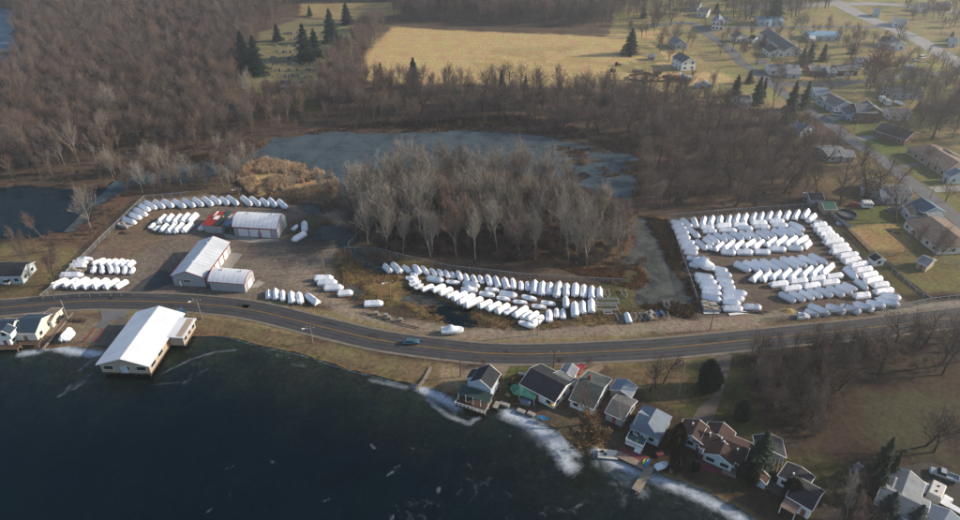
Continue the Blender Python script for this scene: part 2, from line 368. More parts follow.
# small tussock islands in the right arm of the pond
for k in range(26):
    c=P(560+rs.rand()*75,146+rs.rand()*36); r=1.0+rs.rand()*2.4
    S=box_of([c],8); d=r-np.hypot((GX[S]-c.x)/(1.8),(GY[S]-c.y)); a=sst(-.6,.8,d)
    HT[S]=np.maximum(HT[S],-2+1.85*a); colr[S]=colr[S]*(1-a[...,None])+np.array([.09,.065,.045])*a[...,None]
ny,nx=GX.shape
def grid_mesh(name,GX,GY,Z,keep=None):
    ny,nx=GX.shape
    v=np.stack([GX,GY,Z],-1).reshape(-1,3).astype(np.float32)
    i=np.arange(nx*ny).reshape(ny,nx)
    f=np.stack([i[:-1,:-1],i[:-1,1:],i[1:,1:],i[1:,:-1]],-1).reshape(-1,4)
    if keep is not None:
        f=f[keep[:-1,:-1].reshape(-1)]
        used=np.unique(f); mp=np.zeros(nx*ny,int); mp[used]=np.arange(len(used)); f=mp[f]; v=v[used]
    else: used=None
    me=bpy.data.meshes.new(name); me.vertices.add(len(v)); me.vertices.foreach_set('co',v.ravel())
    me.loops.add(f.size); me.loops.foreach_set('vertex_index',f.ravel().astype(np.int32))
    me.polygons.add(len(f)); me.polygons.foreach_set('loop_start',np.arange(0,f.size,4,dtype=np.int32))
    me.polygons.foreach_set('use_smooth',np.ones(len(f),bool))
    me.update(calc_edges=True); return me,used
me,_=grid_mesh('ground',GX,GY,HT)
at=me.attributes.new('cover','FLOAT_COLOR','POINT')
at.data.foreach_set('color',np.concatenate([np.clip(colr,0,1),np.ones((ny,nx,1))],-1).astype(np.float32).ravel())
gm=bpy.data.materials.new('ground_cover'); gm.use_nodes=True
n=gm.node_tree.nodes; l=gm.node_tree.links; b=n['Principled BSDF']; b.inputs['Roughness'].default_value=.95; b.inputs['Specular IOR Level'].default_value=.1
an=n.new('ShaderNodeAttribute'); an.attribute_name='cover'
tc=n.new('ShaderNodeTexCoord')
def noi(s,d=6,r=.7):
    q=n.new('ShaderNodeTexNoise'); q.inputs['Scale'].default_value=s; q.inputs['Detail'].default_value=d; q.inputs['Roughness'].default_value=r
    l.new(tc.outputs['Object'],q.inputs['Vector']); return q
q1=noi(.75,9,.8); q2=noi(.12,4)
mr=n.new('ShaderNodeMapRange'); mr.inputs[1].default_value=.3; mr.inputs[2].default_value=.7; mr.inputs[3].default_value=.35; mr.inputs[4].default_value=1.65; l.new(q1.outputs['Fac'],mr.inputs[0])
vm=n.new('ShaderNodeVectorMath'); vm.operation='SCALE'; l.new(an.outputs['Color'],vm.inputs[0]); l.new(mr.outputs[0],vm.inputs['Scale'])
mr2=n.new('ShaderNodeMapRange'); mr2.inputs[1].default_value=.35; mr2.inputs[2].default_value=.65; mr2.inputs[3].default_value=-.03; mr2.inputs[4].default_value=.03; l.new(q2.outputs['Fac'],mr2.inputs[0])
hs=n.new('ShaderNodeHueSaturation'); ad=n.new('ShaderNodeMath'); ad.inputs[1].default_value=.5; l.new(mr2.outputs[0],ad.inputs[0])
l.new(ad.outputs[0],hs.inputs['Hue']); l.new(vm.outputs[0],hs.inputs['Color']); l.new(hs.outputs[0],b.inputs['Base Color'])
bp=n.new('ShaderNodeBump'); bp.inputs['Strength'].default_value=.7; bp.inputs['Distance'].default_value=.25; l.new(noi(.7).outputs['Fac'],bp.inputs['Height']); l.new(bp.outputs[0],b.inputs['Normal'])
me.materials.append(gm); go=bpy.data.objects.new('ground',me); COL.objects.link(go); tag(go,kind='structure')
# land far round about, out of the frame
mo=MB(); z=-.05
mo.add([(X0,200,z),(X0,Y1,z),(-4000,Y1,z),(-4000,200,z)],[(0,1,2,3)]); mo.add([(X1,Y0,z),(4000,Y0,z),(4000,Y1,z),(X1,Y1,z)],[(0,1,2,3)])
mo.add([(-4000,Y1,z),(4000,Y1,z),(4000,6000,z),(-4000,6000,z)],[(0,1,2,3)]); mo.add([(X0,Y0,-3.2),(-4000,Y0,-3.2),(-4000,200,-3.2),(X0,200,-3.2)],[(0,1,2,3)]); mo.add([(-4000,-3000,-4.1),(4000,-3000,-4.1),(4000,Y0,-4.1),(-4000,Y0,-4.1)],[(0,1,2,3)])
tag(mo.build('terrain',mat('far_land',(.1,.075,.05),.95,.5,.02,bump=.2)),kind='structure')
# ---------------- water sheets
def wmat(name,tint,glrough,bump,bscale,amt,gcol=(.3,.58,.8)):
    m=bpy.data.materials.new(name); m.use_nodes=True; n=m.node_tree.nodes; l=m.node_tree.links; n.remove(n['Principled BSDF'])
    out=n['Material Output']; tr=n.new('ShaderNodeBsdfTransparent'); tr.inputs[0].default_value=(*tint,1)
    gl=n.new('ShaderNodeBsdfGlossy'); gl.inputs['Roughness'].default_value=glrough; gl.inputs['Color'].default_value=(*gcol,1)
    fr=n.new('ShaderNodeFresnel'); fr.inputs[0].default_value=1.33; mx=n.new('ShaderNodeMixShader')
    tc=n.new('ShaderNodeTexCoord'); nz=n.new('ShaderNodeTexNoise'); nz.inputs['Scale'].default_value=bscale; nz.inputs['Detail'].default_value=5; nz.inputs['Roughness'].default_value=.7
    bp=n.new('ShaderNodeBump'); bp.inputs['Strength'].default_value=bump; bp.inputs['Distance'].default_value=.3
    l.new(tc.outputs['Object'],nz.inputs['Vector']); l.new(nz.outputs['Fac'],bp.inputs['Height']); l.new(bp.outputs[0],gl.inputs['Normal']); l.new(bp.outputs[0],fr.inputs['Normal'])
    l.new(fr.outputs[0],mx.inputs[0]); l.new(tr.outputs[0],mx.inputs[1]); l.new(gl.outputs[0],mx.inputs[2])
    if amt:  # thin skin of ice or scum
        df=n.new('ShaderNodeBsdfDiffuse'); df.inputs[0].default_value=(*amt[0],1); m2=n.new('ShaderNodeMixShader')
        nb=n.new('ShaderNodeTexNoise'); nb.inputs['Scale'].default_value=amt[2]; nb.inputs['Detail'].default_value=7; nb.inputs['Roughness'].default_value=.75
        l.new(tc.outputs['Object'],nb.inputs['Vector']); r=n.new('ShaderNodeMapRange'); r.inputs[1].default_value=.38; r.inputs[2].default_value=.62; r.inputs[3].default_value=amt[1][0]; r.inputs[4].default_value=amt[1][1]
        l.new(nb.outputs['Fac'],r.inputs[0]); l.new(r.outputs[0],m2.inputs[0]); l.new(mx.outputs[0],m2.inputs[1]); l.new(df.outputs[0],m2.inputs[2]); l.new(m2.outputs[0],out.inputs[0])
    else: l.new(mx.outputs[0],out.inputs[0])
    return m
def sheet(name,x0,x1,y0,y1,m,z=-.45):
    mb=MB(); mb.add([(x0,y0,z),(x1,y0,z),(x1,y1,z),(x0,y1,z)],[(0,1,2,3)]); return tag(mb.build(name,m),kind='structure')
WL=wmat('lake_water',(.86,.93,.9),.15,.18,.35,((.002,.02,.025),(.02,.25),.04))
WP=wmat('pond_ice',(.6,.7,.8),.3,.2,.8,((.088,.12,.14),(.45,.85),.09),(.4,.45,.5))
WG=wmat('lagoon_water',(.4,.5,.6),.15,.3,1,((.022,.034,.042),(.3,.85),.15))
WC=wmat('creek_water',(.5,.55,.5),.3,.2,1,((.115,.122,.108),(.3,.9),.15))
yl=P(480,306).y
sheet('lake',-4000,4000,-3000,yl,WL)
xa=P(98,196).x
def rect(px0,px1,pyn,pyf): return 0
yb=P(0,250).y; yt=P(0,120).y
sheet('lagoon',-440,xa,yl+.5,yt,WG)
xc=P(640,212).x; ym=P(640,204).y
sheet('pond',xa+.02,440,ym+.02,yt,WP)
sheet('creek',xa+.02,440,yl+.5,ym,WC)
sheet('river',-440,0,yt+1,Y1,wmat('river_water',(.5,.6,.7),.2,.3,1,((.14,.19,.24),(.5,.8),.1)))
# ---------------- shore ice, drawn as soft drifts on the lake
ix=np.arange(-170,110,.5); iy=np.arange(80,185,.5); IX,IY=np.meshgrid(ix,iy); den=np.zeros(IX.shape)
def drift(pts,wd,a=1.0,soft=1.0):
    global den; wd=wd*1.25
    l=PX(pts,-.45); d=ldist(IX,IY,l); den=np.maximum(den,a*(1-sst(wd*(1-soft)/2,wd/2,d)))
drift([(22,354),(38,352),(46,349)],5,.9); drift([(56,347),(75,352),(98,354)],6,1); drift([(78,350),(92,360),(80,370)],3,.5)
for k in range(6): drift([(56+k*3,398-k*3),(72+k*3,391-k*3),(88+k,381-k*2)],.9,.5)
drift([(165,372),(190,360),(215,352),(235,350)],2,.5); drift([(150,385),(185,382),(200,374),(212,366),(205,354)],1.6,.35); drift([(190,352),(200,370),(186,384)],5,.28)
drift([(196,336),(226,337),(265,348),(300,355),(340,368),(400,384),(440,396)],1.2,.55)
drift([(262,350),(285,358),(300,362)],2.5,.35); drift([(292,364),(304,366)],3,.4)
drift([(370,380),(405,388)],3,.6); drift([(418,387),(445,400),(458,408)],6,.95); drift([(428,400),(448,416),(470,424),(478,418)],3,.7)
drift([(508,414),(530,424),(548,436),(560,450),(570,466)],8,1); drift([(512,412),(560,438),(576,455)],5,.9); drift([(520,425),(550,448),(562,462)],7,.5)
drift([(598,452),(612,462),(650,478),(690,492),(740,518),(780,545)],6,.95); drift([(600,462),(625,478),(640,490)],8,.6); drift([(640,470),(700,494),(760,530)],8,.6)
drift([(660,480),(720,520),(760,550)],16,.3); drift([(600,470),(625,495),(622,505)],4,.35); drift([(560,470),(620,480),(640,500)],20,.18)
r2=np.random.RandomState(11)
for k in range(46):
    x=200+r2.rand()*480; y=430+r2.rand()*90+(0 if x>430 else 10)
    if y<395+max(0,x-480)*.45+20: continue
    e=2+r2.rand()*7; t=r2.rand()*3; drift([(x,y),(x+e*math.cos(t),y+e*.7*math.sin(t))],.7+r2.rand()*1.2,(.3+.25*r2.rand())*(1 if x>350 else .8),1)
for k in range(22):
    x=380+r2.rand()*270; y=470+r2.rand()*50
    drift([(x,y),(x+14+r2.rand()*30,y-4+r2.rand()*12)],2.5+r2.rand()*6,.17+.12*r2.rand(),1)
keep=den>.015
me,used=grid_mesh('ice_sheet',IX,IY,np.full(IX.shape,-.43),keep)
at=me.attributes.new('ice','FLOAT','POINT'); at.data.foreach_set('value',den.ravel()[used].astype(np.float32))
im=bpy.data.materials.new('shore_ice'); im.use_nodes=True; n=im.node_tree.nodes; l=im.node_tree.links; b=n['Principled BSDF']
b.inputs['Base Color'].default_value=(.55,.62,.7,1); b.inputs['Roughness'].default_value=.6
an=n.new('ShaderNodeAttribute'); an.attribute_name='ice'; tc=n.new('ShaderNodeTexCoord')
nz=n.new('ShaderNodeTexNoise'); nz.inputs['Scale'].default_value=.55; nz.inputs['Detail'].default_value=7; nz.inputs['Roughness'].default_value=.7; nz.inputs['Distortion'].default_value=.8
l.new(tc.outputs['Object'],nz.inputs['Vector'])
m1=n.new('ShaderNodeMath'); m1.operation='MULTIPLY_ADD'; m1.inputs[1].default_value=1.0; m1.inputs[2].default_value=-.66; l.new(nz.outputs['Fac'],m1.inputs[0])
m2=n.new('ShaderNodeMath'); m2.operation='MULTIPLY_ADD'; l.new(an.outputs['Fac'],m2.inputs[0]); m2.inputs[1].default_value=.62; l.new(m1.outputs[0],m2.inputs[2])
m3=n.new('ShaderNodeMath'); m3.operation='MULTIPLY'; m3.use_clamp=True; l.new(m2.outputs[0],m3.inputs[0]); m3.inputs[1].default_value=1.7; 
m4=n.new('ShaderNodeMath'); m4.operation='MULTIPLY'; m4.use_clamp=True; l.new(m3.outputs[0],m4.inputs[0]); m5=n.new('ShaderNodeMath'); m5.operation='MULTIPLY'; m5.use_clamp=True; m5.inputs[1].default_value=.9; l.new(an.outputs['Fac'],m5.inputs[0]); l.new(m5.outputs[0],m4.inputs[1]); l.new(m4.outputs[0],b.inputs['Alpha'])
me.materials.append(im); io=bpy.data.objects.new('ice_sheet',me); COL.objects.link(io); tag(io,kind='structure')
# ---------------- roads
def smooth(pts,n=8):
    p=[Vector(q) for q in pts]; out=[]
    for i in range(len(p)-1):
        a=p[max(i-1,0)];b=p[i];c=p[i+1];d=p[min(i+2,len(p)-1)]
        for k in range(n):
            t=k/n; out.append(.5*((2*b)+(c-a)*t+(2*a-5*b+4*c-d)*t*t+(3*b-a-3*c+d)*t**3))
    out.append(p[-1]); return out
def ribbon(line,w0,w1,z,mb=None,dash=None):
    mb=mb or MB(); prev=None; acc=0
    for i,p in enumerate(line):
        a=line[max(i-1,0)]; c=line[min(i+1,len(line)-1)]; d=(c-a); d.z=0; d.normalize(); nn=Vector((-d.y,d.x,0))
        cur=(p+nn*w0,p+nn*w1)
        if prev:
            if not dash or (int(acc/dash)%2==0):
                mb.add([(*prev[0].xy,z),(*prev[1].xy,z),(*cur[1].xy,z),(*cur[0].xy,z)],[(0,1,2,3)])
            acc+=(p-line[i-1]).length
        prev=cur
    return mb
HW=smooth(PX([(-120,313.5),(-40,311),(0,308),(80,301.6),(127,301.3),(160,302),(197,303.8),(253,310.4),(326,328),(384,341),(460,351),(503,354),(560,353.6),(600,351.8),(660,348.6),(746,340.3),(820,333),(861,329),(960,317),(1060,304)]),10)
rd=tag(ribbon(HW,-4.0,4.0,.10).build('highway_road',M['asph']),kind='structure')
sh=MB(); ribbon(HW,-4.9,-4.0,.085,sh); ribbon(HW,4.0,4.8,.085,sh)
tag(sh.build('gravel_shoulder_road',mat('road_shoulder',(.2,.175,.14),.95,.35,.5)),kind='structure')
wt=MB(); [ribbon(HW,o_-.3,o_+.3,.102,wt) for o_ in(-2.75,-1.15,1.15,2.75)]; tag(wt.build('wheel_track_road_surface',mat('polished_asphalt',(.066,.066,.069),.8,.35,.2)),kind='structure')
pt=MB(); rp_=random.Random(4)
for k in range(16):
    i_=rp_.randrange(8,len(HW)-8); o_=rp_.choice((-3.6,-2.2,.4,1.6)); ribbon(HW[i_:i_+rp_.randrange(2,4)],o_,o_+rp_.uniform(.8,1.8),.1035,pt)
tag(pt.build('patched_road_surface',mat('tar_patch',(.03,.03,.033),.8,.3,.5)),kind='structure')
mk=MB(); ribbon(HW,-.22,-.08,.107,mk); ribbon(HW,.08,.22,.107,mk); tag(mk.build('center_line_road_markings',M['yline']),kind='structure')
mk=MB(); ribbon(HW,-3.4,-3.3,.104,mk); ribbon(HW,3.3,3.4,.104,mk); tag(mk.build('edge_line_road_markings',mat('worn_line',(.1,.1,.1),.8,.4)),kind='structure')
def street(pts,w,m,name='street',z=.09):
    return tag(ribbon(smooth(PX(pts),6),-w/2,w/2,z).build(name,m),kind='structure')
street([(650,25),(690,23),(709,35),(728,48),(741,62),(762,76),(790,98),(812,112),(838,130),(855,143),(880,158),(905,178),(930,197),(970,229),(1030,272)],7,M['asphl'])
street([(767,82),(790,84.5),(830,84),(870,81),(905,76),(975,72)],6.5,M['asphl'],z=.094)
street([(820,-8),(848,9),(872,20),(899,31),(914,38),(951,59),(1000,88)],13,mat('pale_road',(.3,.29,.28),.9,.2,.2),'highway_road',z=.098)
street([(740,8),(800,5),(880,4),(940,10),(1010,16)],11,mat('pale_road',(.3,.29,.28)),'street',z=.102)
street([(700,29),(760,27.5),(830,27),(880,27)],6,M['asphl'],z=.106)
def pad(pts,m,name,z=.07):
    mb=MB(); q=PX(pts); mb.add([(p.x,p.y,z) for p in q],[tuple(range(len(q)))]); return tag(mb.build(name,m),kind='structure')
pad([(129,292),(150,292),(173,283),(176,272),(160,270),(143,280)],mat('yard_asphalt',(.06,.06,.065),.9,.3,.3),'asphalt_apron_pavement')
pad([(118,300),(150,294),(152,300.8),(118,300.9)],MATS['yard_asphalt'],'driveway',z=.074)
pad([(206,286),(229,252),(243,254),(232,268),(220,270),(212,284)],M['concrete'],'concrete_apron_pavement')
pad([(222,233),(235,236),(278,239.5),(279,242),(250,243),(226,238)],M['concrete'],'concrete_apron_pavement',z=.074)
pad([(250,288),(258,280),(265,283),(258,288)],M['concrete'],'concrete_apron_pavement')
pad([(100,311),(128,309),(126,316),(112,320),(104,330),(96,327),(102,319)],M['asphl'],'driveway')
pad([(95,338),(120,317),(128,318),(126,330),(112,348),(100,346)],mat('faded_paving',(.13,.11,.09),.9,.4,.4),'driveway',z=.074)
for (a,b) in (((84,342),(95,328)),((93,342),(104,329))):
    tag(ribbon(PX([a,b]),-.2,.2,.09).build('red_line_road_markings',M['redtrim']),kind='structure')
pad([(40,336),(60,316),(66,317),(53,336)],M['sand'],'driveway')
pad([(486,362.5),(512,362.5),(502,381),(494,378)],M['sand'],'driveway')
pad([(717,352.5),(733,351),(728,375),(719,404),(712,424),(692,419),(699,407),(713,396)],mat('old_driveway',(.12,.1,.085),.9,.35,.4),'driveway')
pad([(768,478),(786,490),(784,499),(759,486)],mat('old_driveway',(.12,.1,.085)),'patio_pavement')
pad([(824,116),(840,115),(844,119.5),(830,121)],M['concrete'],'driveway')
pad([(856,137),(878,134.5),(880,138),(861,141)],M['concrete'],'driveway')
pad([(896,166),(920,162.5),(921,165.5),(899,169)],M['asphl'],'driveway')
pad([(928,187),(985,184.5),(985,190),(936,192.5)],M['concrete'],'driveway')
pad([(892,468),(930,462),(985,485),(985,515),(950,505),(905,480)],mat('dark_drive',(.05,.045,.04),.9,.4,.4),'driveway')
pad([(754,60.5),(766,59),(770,62),(757,66)],M['asphl'],'driveway')
pad([(830,74),(836,73),(844,79),(838,81)],M['asphl'],'driveway')
pad([(562,381),(580,372),(600,364),(604,368),(590,380),(575,388)],M['sand'],'driveway')
# ---------------- wrapped boats
def cover_mesh(kind,seed):
    """shrink wrapped hull 7 m long, stern at -X; kinds: pontoon, runabout, cuddy"""
    r=random.Random(seed); mb=MB(); L=7.0; N=15; secs=[]
    for k in range(N):
        t=k/(N-1); x=-L/2+L*t
        if kind=='pontoon':
            e0=min(1,t/.04) ; e1=1 if t<.82 else 1-.55*((t-.82)/.18)**1.3
            w=1.08*(.97+.03*e0)*e1; zs=1.02+.04*math.sin(9*t+seed); zr=(1.5+.65*min(1,t/.04)) if t<.04 else (2.15+.07*math.sin(7*t+seed) if t<.84 else 2.15-.85*(t-.84)/.16); zb=.5
        elif kind=='runabout':
            w=1.02*(.86+.14*min(1,t/.3))*(1 if t<.5 else math.sqrt(max(.012,1-((t-.5)/.5)**2.1))); zs=1.15+.25*t; zr=1.35+.6*math.exp(-((t-.5)/.2)**2)+.15*t; zb=.55+.35*max(0,t-.7)
        else:
            w=1.2*(.88+.12*min(1,t/.25))*(1 if t<.55 else math.sqrt(max(.02,1-((t-.55)/.45)**2))); zs=1.3+.25*t; zr=1.6+1.35*math.exp(-((t-.42)/.22)**2)+.2*t; zb=.6+.4*max(0,t-.7)
        j=lambda a=.04: r.uniform(-a,a)
        zr=max(zr,zs+.08)
        m=.5 if kind!='pontoon' else .5
        secs.append([(x,-w*.96,zb),(x,-w+j(.02),(zb+zs)/2),(x+j(),-w,zs+j(.03)),(x+j(),-w*m,zs+(zr-zs)*.52+j(.02)),(x+j(),j(.03),zr+j(.05)),(x+j(),w*m,zs+(zr-zs)*.52+j(.02)),(x,w,zs+j(.03)),(x,w+j(.02),(zb+zs)/2),(x,w*.96,zb)])
    mb.loft(secs)
    return mb.mesh('cover',M['wrap'])
def under_mesh(kind):
    mb=MB()
    if kind=='pontoon':
        for s in(-1,1):
            for k in range(6):
                pass
            mb.tube((-3.3,s*.95,.42),(2.7,s*.95,.42),.3,.3,8); mb.tube((2.7,s*.95,.42),(3.4,s*.95,.56),.3,.08,8)
        return mb.mesh('pontoon',M['alu'])
    sec=[]
    for k in range(9):
        t=k/8; w=1.05*(1 if t<.5 else math.sqrt(max(.02,1-((t-.5)/.5)**2))); x=-3.3+6.5*t
        sec.append([(x,-w,.75+.2*t),(x,-w*.6,.42+.3*t*t),(x,0,.22+.55*t**3),(x,w*.6,.42+.3*t*t),(x,w,.75+.2*t)])
    mb.loft(sec); return mb.mesh('hull',M['alu'])
def motor_mesh():
    mb=MB(); mb.box((-3.75,0,1.0),(.5,.42,.55)); mb.box((-3.72,0,.55),(.28,.16,.6)); mb.tube((-3.75,0,.3),(-3.95,0,.3),.12,.04,6)
    return mb.mesh('outboard_motor',M['wrap'])
def trailer_bits(parent,scale=1,full=True):
    f=MB(); 
    for s in(-1,1): f.tube((-2.6,s*.75,.42),(1.8,s*.75,.42),.05,n=4); f.tube((1.8,s*.75,.42),(3.6,0,.42),.05,n=4)
    for x in(-2.6,-1,.6,1.8): f.tube((x,-.75,.42),(x,.75,.42),.05,n=4)
    f.tube((3.6,0,.42),(4.3,0,.42),.05,n=4)
    o=f.build('trailer_frame',M['alu'],parent)
    for s in(-1,1):
        q=MB(); q.tube((-.9,s*.95-.1,.3),(-.9,s*.95+.1,.3),.3,n=10); q.build('wheel',M['black'],parent)
    return o
COV={}
for kd in('pontoon','runabout','cuddy'):
    for sdv in range(4 if kd=='pontoon' else 3): COV[(kd,sdv)]=cover_mesh(kd,sdv+1)
UND={'pontoon':under_mesh('pontoon'),'hull':under_mesh('hull')}; MOT=motor_mesh()
TRL={}
def mk_boat(kd,sdv):
    t=thing('shrink_wrapped_boat',(0,0,0)); 
    def ad(n,me):
        o=bpy.data.objects.new(n,me); COL.objects.link(o); o.parent=t; return o
    ad('cover',COV[(kd,sdv)]); 
    ad('pontoons' if kd=='pontoon' else 'hull',UND['pontoon' if kd=='pontoon' else 'hull'])
    if sdv%2==0: ad('outboard_motor',MOT)
    if kd!='pontoon': trailer_bits(t)
    return t
PROTO={}
used_b=set(); NB=[0]
def boat(a,b,kd='pontoon',label=None,group=None,wid=None,rise=None):
    c,rz,L=seg(a,b,1.15); L*=.97; sdv=random.randrange(4 if kd=='pontoon' else 3)
    L=max(3.2,min(13,L)); W=wid or (1.0 if L>5.2 else .84)
    key=(kd,sdv); s=(L/7,W*random.uniform(.95,1.04),(rise or random.uniform(.93,1.08))*(1 if L>4.6 else .75))
    if key not in PROTO:
        t=mk_boat(*key); PROTO[key]=t; t.location=(c.x,c.y,0); t.rotation_euler=(0,0,rz); t.scale=s; tag(t,label,'boat',group)
    else:
        t=dup(PROTO[key],(c.x,c.y,0),rz,label,group,s)
    for ch in t.children: pass
    NB[0]+=1; return t
def brow(tile,lst,desc,group,kd='pontoon',side='left',labels=None,flip=False,adj='white shrink-wrapped'):
    x0,y0,s=tile; n=0; 
    for i,q in enumerate(lst):
        ax,ay,bx,by=q[:4]; k=q[4] if len(q)>4 else kd
        a=(x0+ax/s,y0+ay/s); b=(x0+bx/s,y0+by/s)
        if flip: a,b=b,a
        word={'pontoon':'pontoon boat','runabout':'runabout','cuddy':'cabin boat'}[k]
        lab='%s %s, %s from %s in %s'%(adj,word,ORD[i],side,desc)
        boat(a,b,k,lab,group)
R_,C_='runabout','cuddy'
G1='wrapped boats in the yard left of the sheds'
T=(45,240,8.664)
brow(T,[(50,398,205,335),(160,398,295,335),(235,408,385,330),(325,408,470,335),(415,408,555,335),(510,408,640,335),(605,403,715,340)],'the bottom row beside the road',G1)
brow(T,[(410,270,428,215,R_),(495,275,490,215,R_),(575,275,558,215,R_),(625,275,618,220,R_),(685,280,692,215,R_),(740,280,768,228,R_)],'the small-boat row, leftmost yard',G1)
brow(T,[(402,200,525,155),(465,208,575,163),(535,212,632,160),(600,212,686,160),(655,218,730,168),(710,222,770,170)],'the upper slanted row, leftmost yard',G1)
boat((45+278/8.664,240+158/8.664),(45+415/8.664,240+160/8.664),'runabout','narrow white wrapped boat at the top of the stack by the slanting fence',G1)
boat((45+235/8.664,240+195/8.664),(45+372/8.664,240+185/8.664),'pontoon','white wrapped boat just above the lumber-topped trailer, second of its stack',G1)
boat((45+212/8.664,240+228/8.664),(45+358/8.664,240+218/8.664),'pontoon','white wrapped boat directly above the trailer of tan lumber',G1)
boat((45+133/8.664,240+300/8.664),(45+330/8.664,240+295/8.664),'pontoon','long white wrapped boat directly below the trailer of tan lumber',G1)
G2='wrapped boats in the curved row behind the sheds'
T=(110,185,8.664)
brow(T,[(115,285,222,325),(178,245,265,285),(215,208,318,258),(258,173,342,215),(302,140,400,198),(383,135,470,190),(458,130,548,182),(550,130,652,185),(632,123,735,180),(722,113,805,172),(808,108,888,170),(880,103,958,157)],'the curved row behind the sheds',G2)
T=(200,185,8.664)
x0,y0,s=T
for i,q in enumerate([(178,108,250,158),(238,98,330,162),(362,100,448,168),(438,103,522,168),(528,118,598,172),(602,118,660,178),(678,133,748,192)]):
    boat((x0+q[0]/s,y0+q[1]/s),(x0+q[2]/s,y0+q[3]/s),'pontoon','white shrink-wrapped pontoon boat, %s from right in the curved row behind the sheds'%ORD[6-i],G2)
G3='wrapped boats in the block left of the red-roofed shed'
T=(110,185,8.664)
brow(T,[(340,362,392,318,R_),(375,383,445,343,R_),(438,397,502,333),(498,407,568,333),(562,405,635,328),(628,400,715,323)],'the lower line left of the red-roofed shed',G3)
brow(T,[(418,325,487,258),(488,320,548,255),(548,325,622,248),(618,315,688,243),(680,312,757,240)],'the upper line left of the red-roofed shed',G3)
boat((110+778/8.664,185+378/8.664),(110+862/8.664,185+303/8.664),'pontoon','white wrapped pontoon boat parked against the red-roofed shed')
T=(200,185,8.664)
boat((200+905/8.664,185+392/8.664),(200+903/8.664,185+315/8.664),'cuddy','upright white wrapped boat right of the barrel-roofed shed, nose to the marsh')
boat((200+803/8.664,185+472/8.664),(200+918/8.664,185+408/8.664),'pontoon','white wrapped boat lying slantwise on the grass right of the barrel-roofed shed')
boat((200+808/8.664,185+372/8.664),(200+836/8.664,185+345/8.664),'runabout','tiny white wrapped watercraft on the grass right of the barrel-roofed shed')
G4='wrapped boats along the road right of the small shed'
T=(250,265,6.4)
brow(T,[(118,205,118,152),(165,210,162,148),(212,222,208,163,R_),(268,232,262,168),(325,238,310,175,R_),(435,240,358,183)],'the roadside line right of the small shed',G4)
T=(250,265,6.4)
brow(T,[(412,82,535,78),(430,108,560,106),(475,142,600,140),(560,178,660,170)],'the stack below the leaning pole',G4,side='top')
boat((250+728/6.4,265+243/6.4),(250+855/6.4,265+238/6.4),'pontoon','lone white wrapped boat on the marsh edge beside the cross-armed pole')
boat((441,330),(464,329.5),'cuddy','lone white wrapped boat standing by the dirt lane above the road',wid=1.15)
G5='wrapped boats along the wood edge'
T=(378,255,11.55)
FL=[]
def tl(T,l): return [(T[0]+q[0]/T[2],T[1]+q[1]/T[2],T[0]+q[2]/T[2],T[1]+q[3]/T[2])+tuple(q[4:]) for q in l]
top=tl(T,[(65,105,152,185),(158,83,265,190),(285,113,375,180),(410,120,485,208,C_),(500,130,575,212,R_),(600,145,668,218,R_),(692,155,745,228,R_),(773,165,818,250,R_),(845,185,878,250,R_)])
T=(440,260,7.43)
top+=tl(T,[(128,80,158,143,R_),(182,95,208,147),(237,105,268,162),(290,110,318,163,R_),(347,112,377,183,R_),(405,118,437,192),(472,127,502,203),(538,133,550,205,R_),(600,150,605,212,R_),(650,155,652,214,R_),(706,145,697,240)])
T=(510,265,8)
top+=tl(T,[(262,128,252,230),(323,135,313,224),(397,135,370,250,C_),(455,150,448,242,C_),(527,148,518,243,C_),(593,153,588,248,R_),(655,165,653,257),(718,178,718,250)])
brow((0,0,1),top,'the long line along the wood edge',G5,flip=True)
G6='wrapped boats lying level in the middle of the marsh lot'
T=(378,255,11.55)
mid=tl(T,[(568,258,758,285),(790,290,950,310,R_)])
T=(440,260,7.43)
mid+=tl(T,[(175,163,295,192),(155,215,282,222,C_),(338,208,440,220,R_),(292,242,410,262,R_),(442,237,573,258),(425,268,523,288,R_),(545,297,650,310,R_),(612,263,720,292,R_)])
T=(510,265,8)
mid+=tl(T,[(178,316,292,332,R_),(248,287,368,308,R_)])
brow((0,0,1),mid,'the staggered middle line of the marsh lot',G6)
G7='wrapped boats in the slanted line beside the dark marsh'
T=(378,255,11.55)
low=tl(T,[(500,392,645,338),(625,402,780,345),(706,440,865,382),(790,470,932,412)])
T=(440,260,7.43)
low+=tl(T,[(92,290,203,238),(135,315,260,252),(182,335,318,278),(287,342,388,298),(347,362,453,312),(417,384,517,328),(483,393,572,345,R_),(548,412,652,345),(605,425,682,373),(648,440,732,382)])
T=(510,265,8)
low+=tl(T,[(170,470,268,402)])
brow((0,0,1),low,'the slanted line bordering the dark marsh',G7)
boat((440+590/7.43,260+455/7.43),(440+705/7.43,260+495/7.43),'runabout','white wrapped boat lying crosswise below the right end of the slanted line',G7)
T=(378,255,11.55)
sm=tl(T,[(398,200,442,240,R_),(335,252,428,246,R_),(365,292,463,268,R_),(362,332,497,287,R_),(430,365,515,332,R_)])
brow((0,0,1),sm,'the cluster at the left tip','small wrapped boats at the left tip of the marsh lot',side='top',adj='small white wrapped')
G8='wrapped boats standing apart at the right of the marsh lot'
T=(510,265,8)
brow(T,[(314,445,312,355,R_),(373,408,373,338,R_),(427,418,423,343,R_),(450,335,443,252,C_),(521,408,516,298,C_),(583,378,580,285),(652,370,651,265)],'the upright group left of the dock frames',G8)
boat((590+318/8,265+448/8),(590+290/8,265+372/8),'pontoon','white wrapped boat by the dirt lane right of the bare v-shaped trailer')
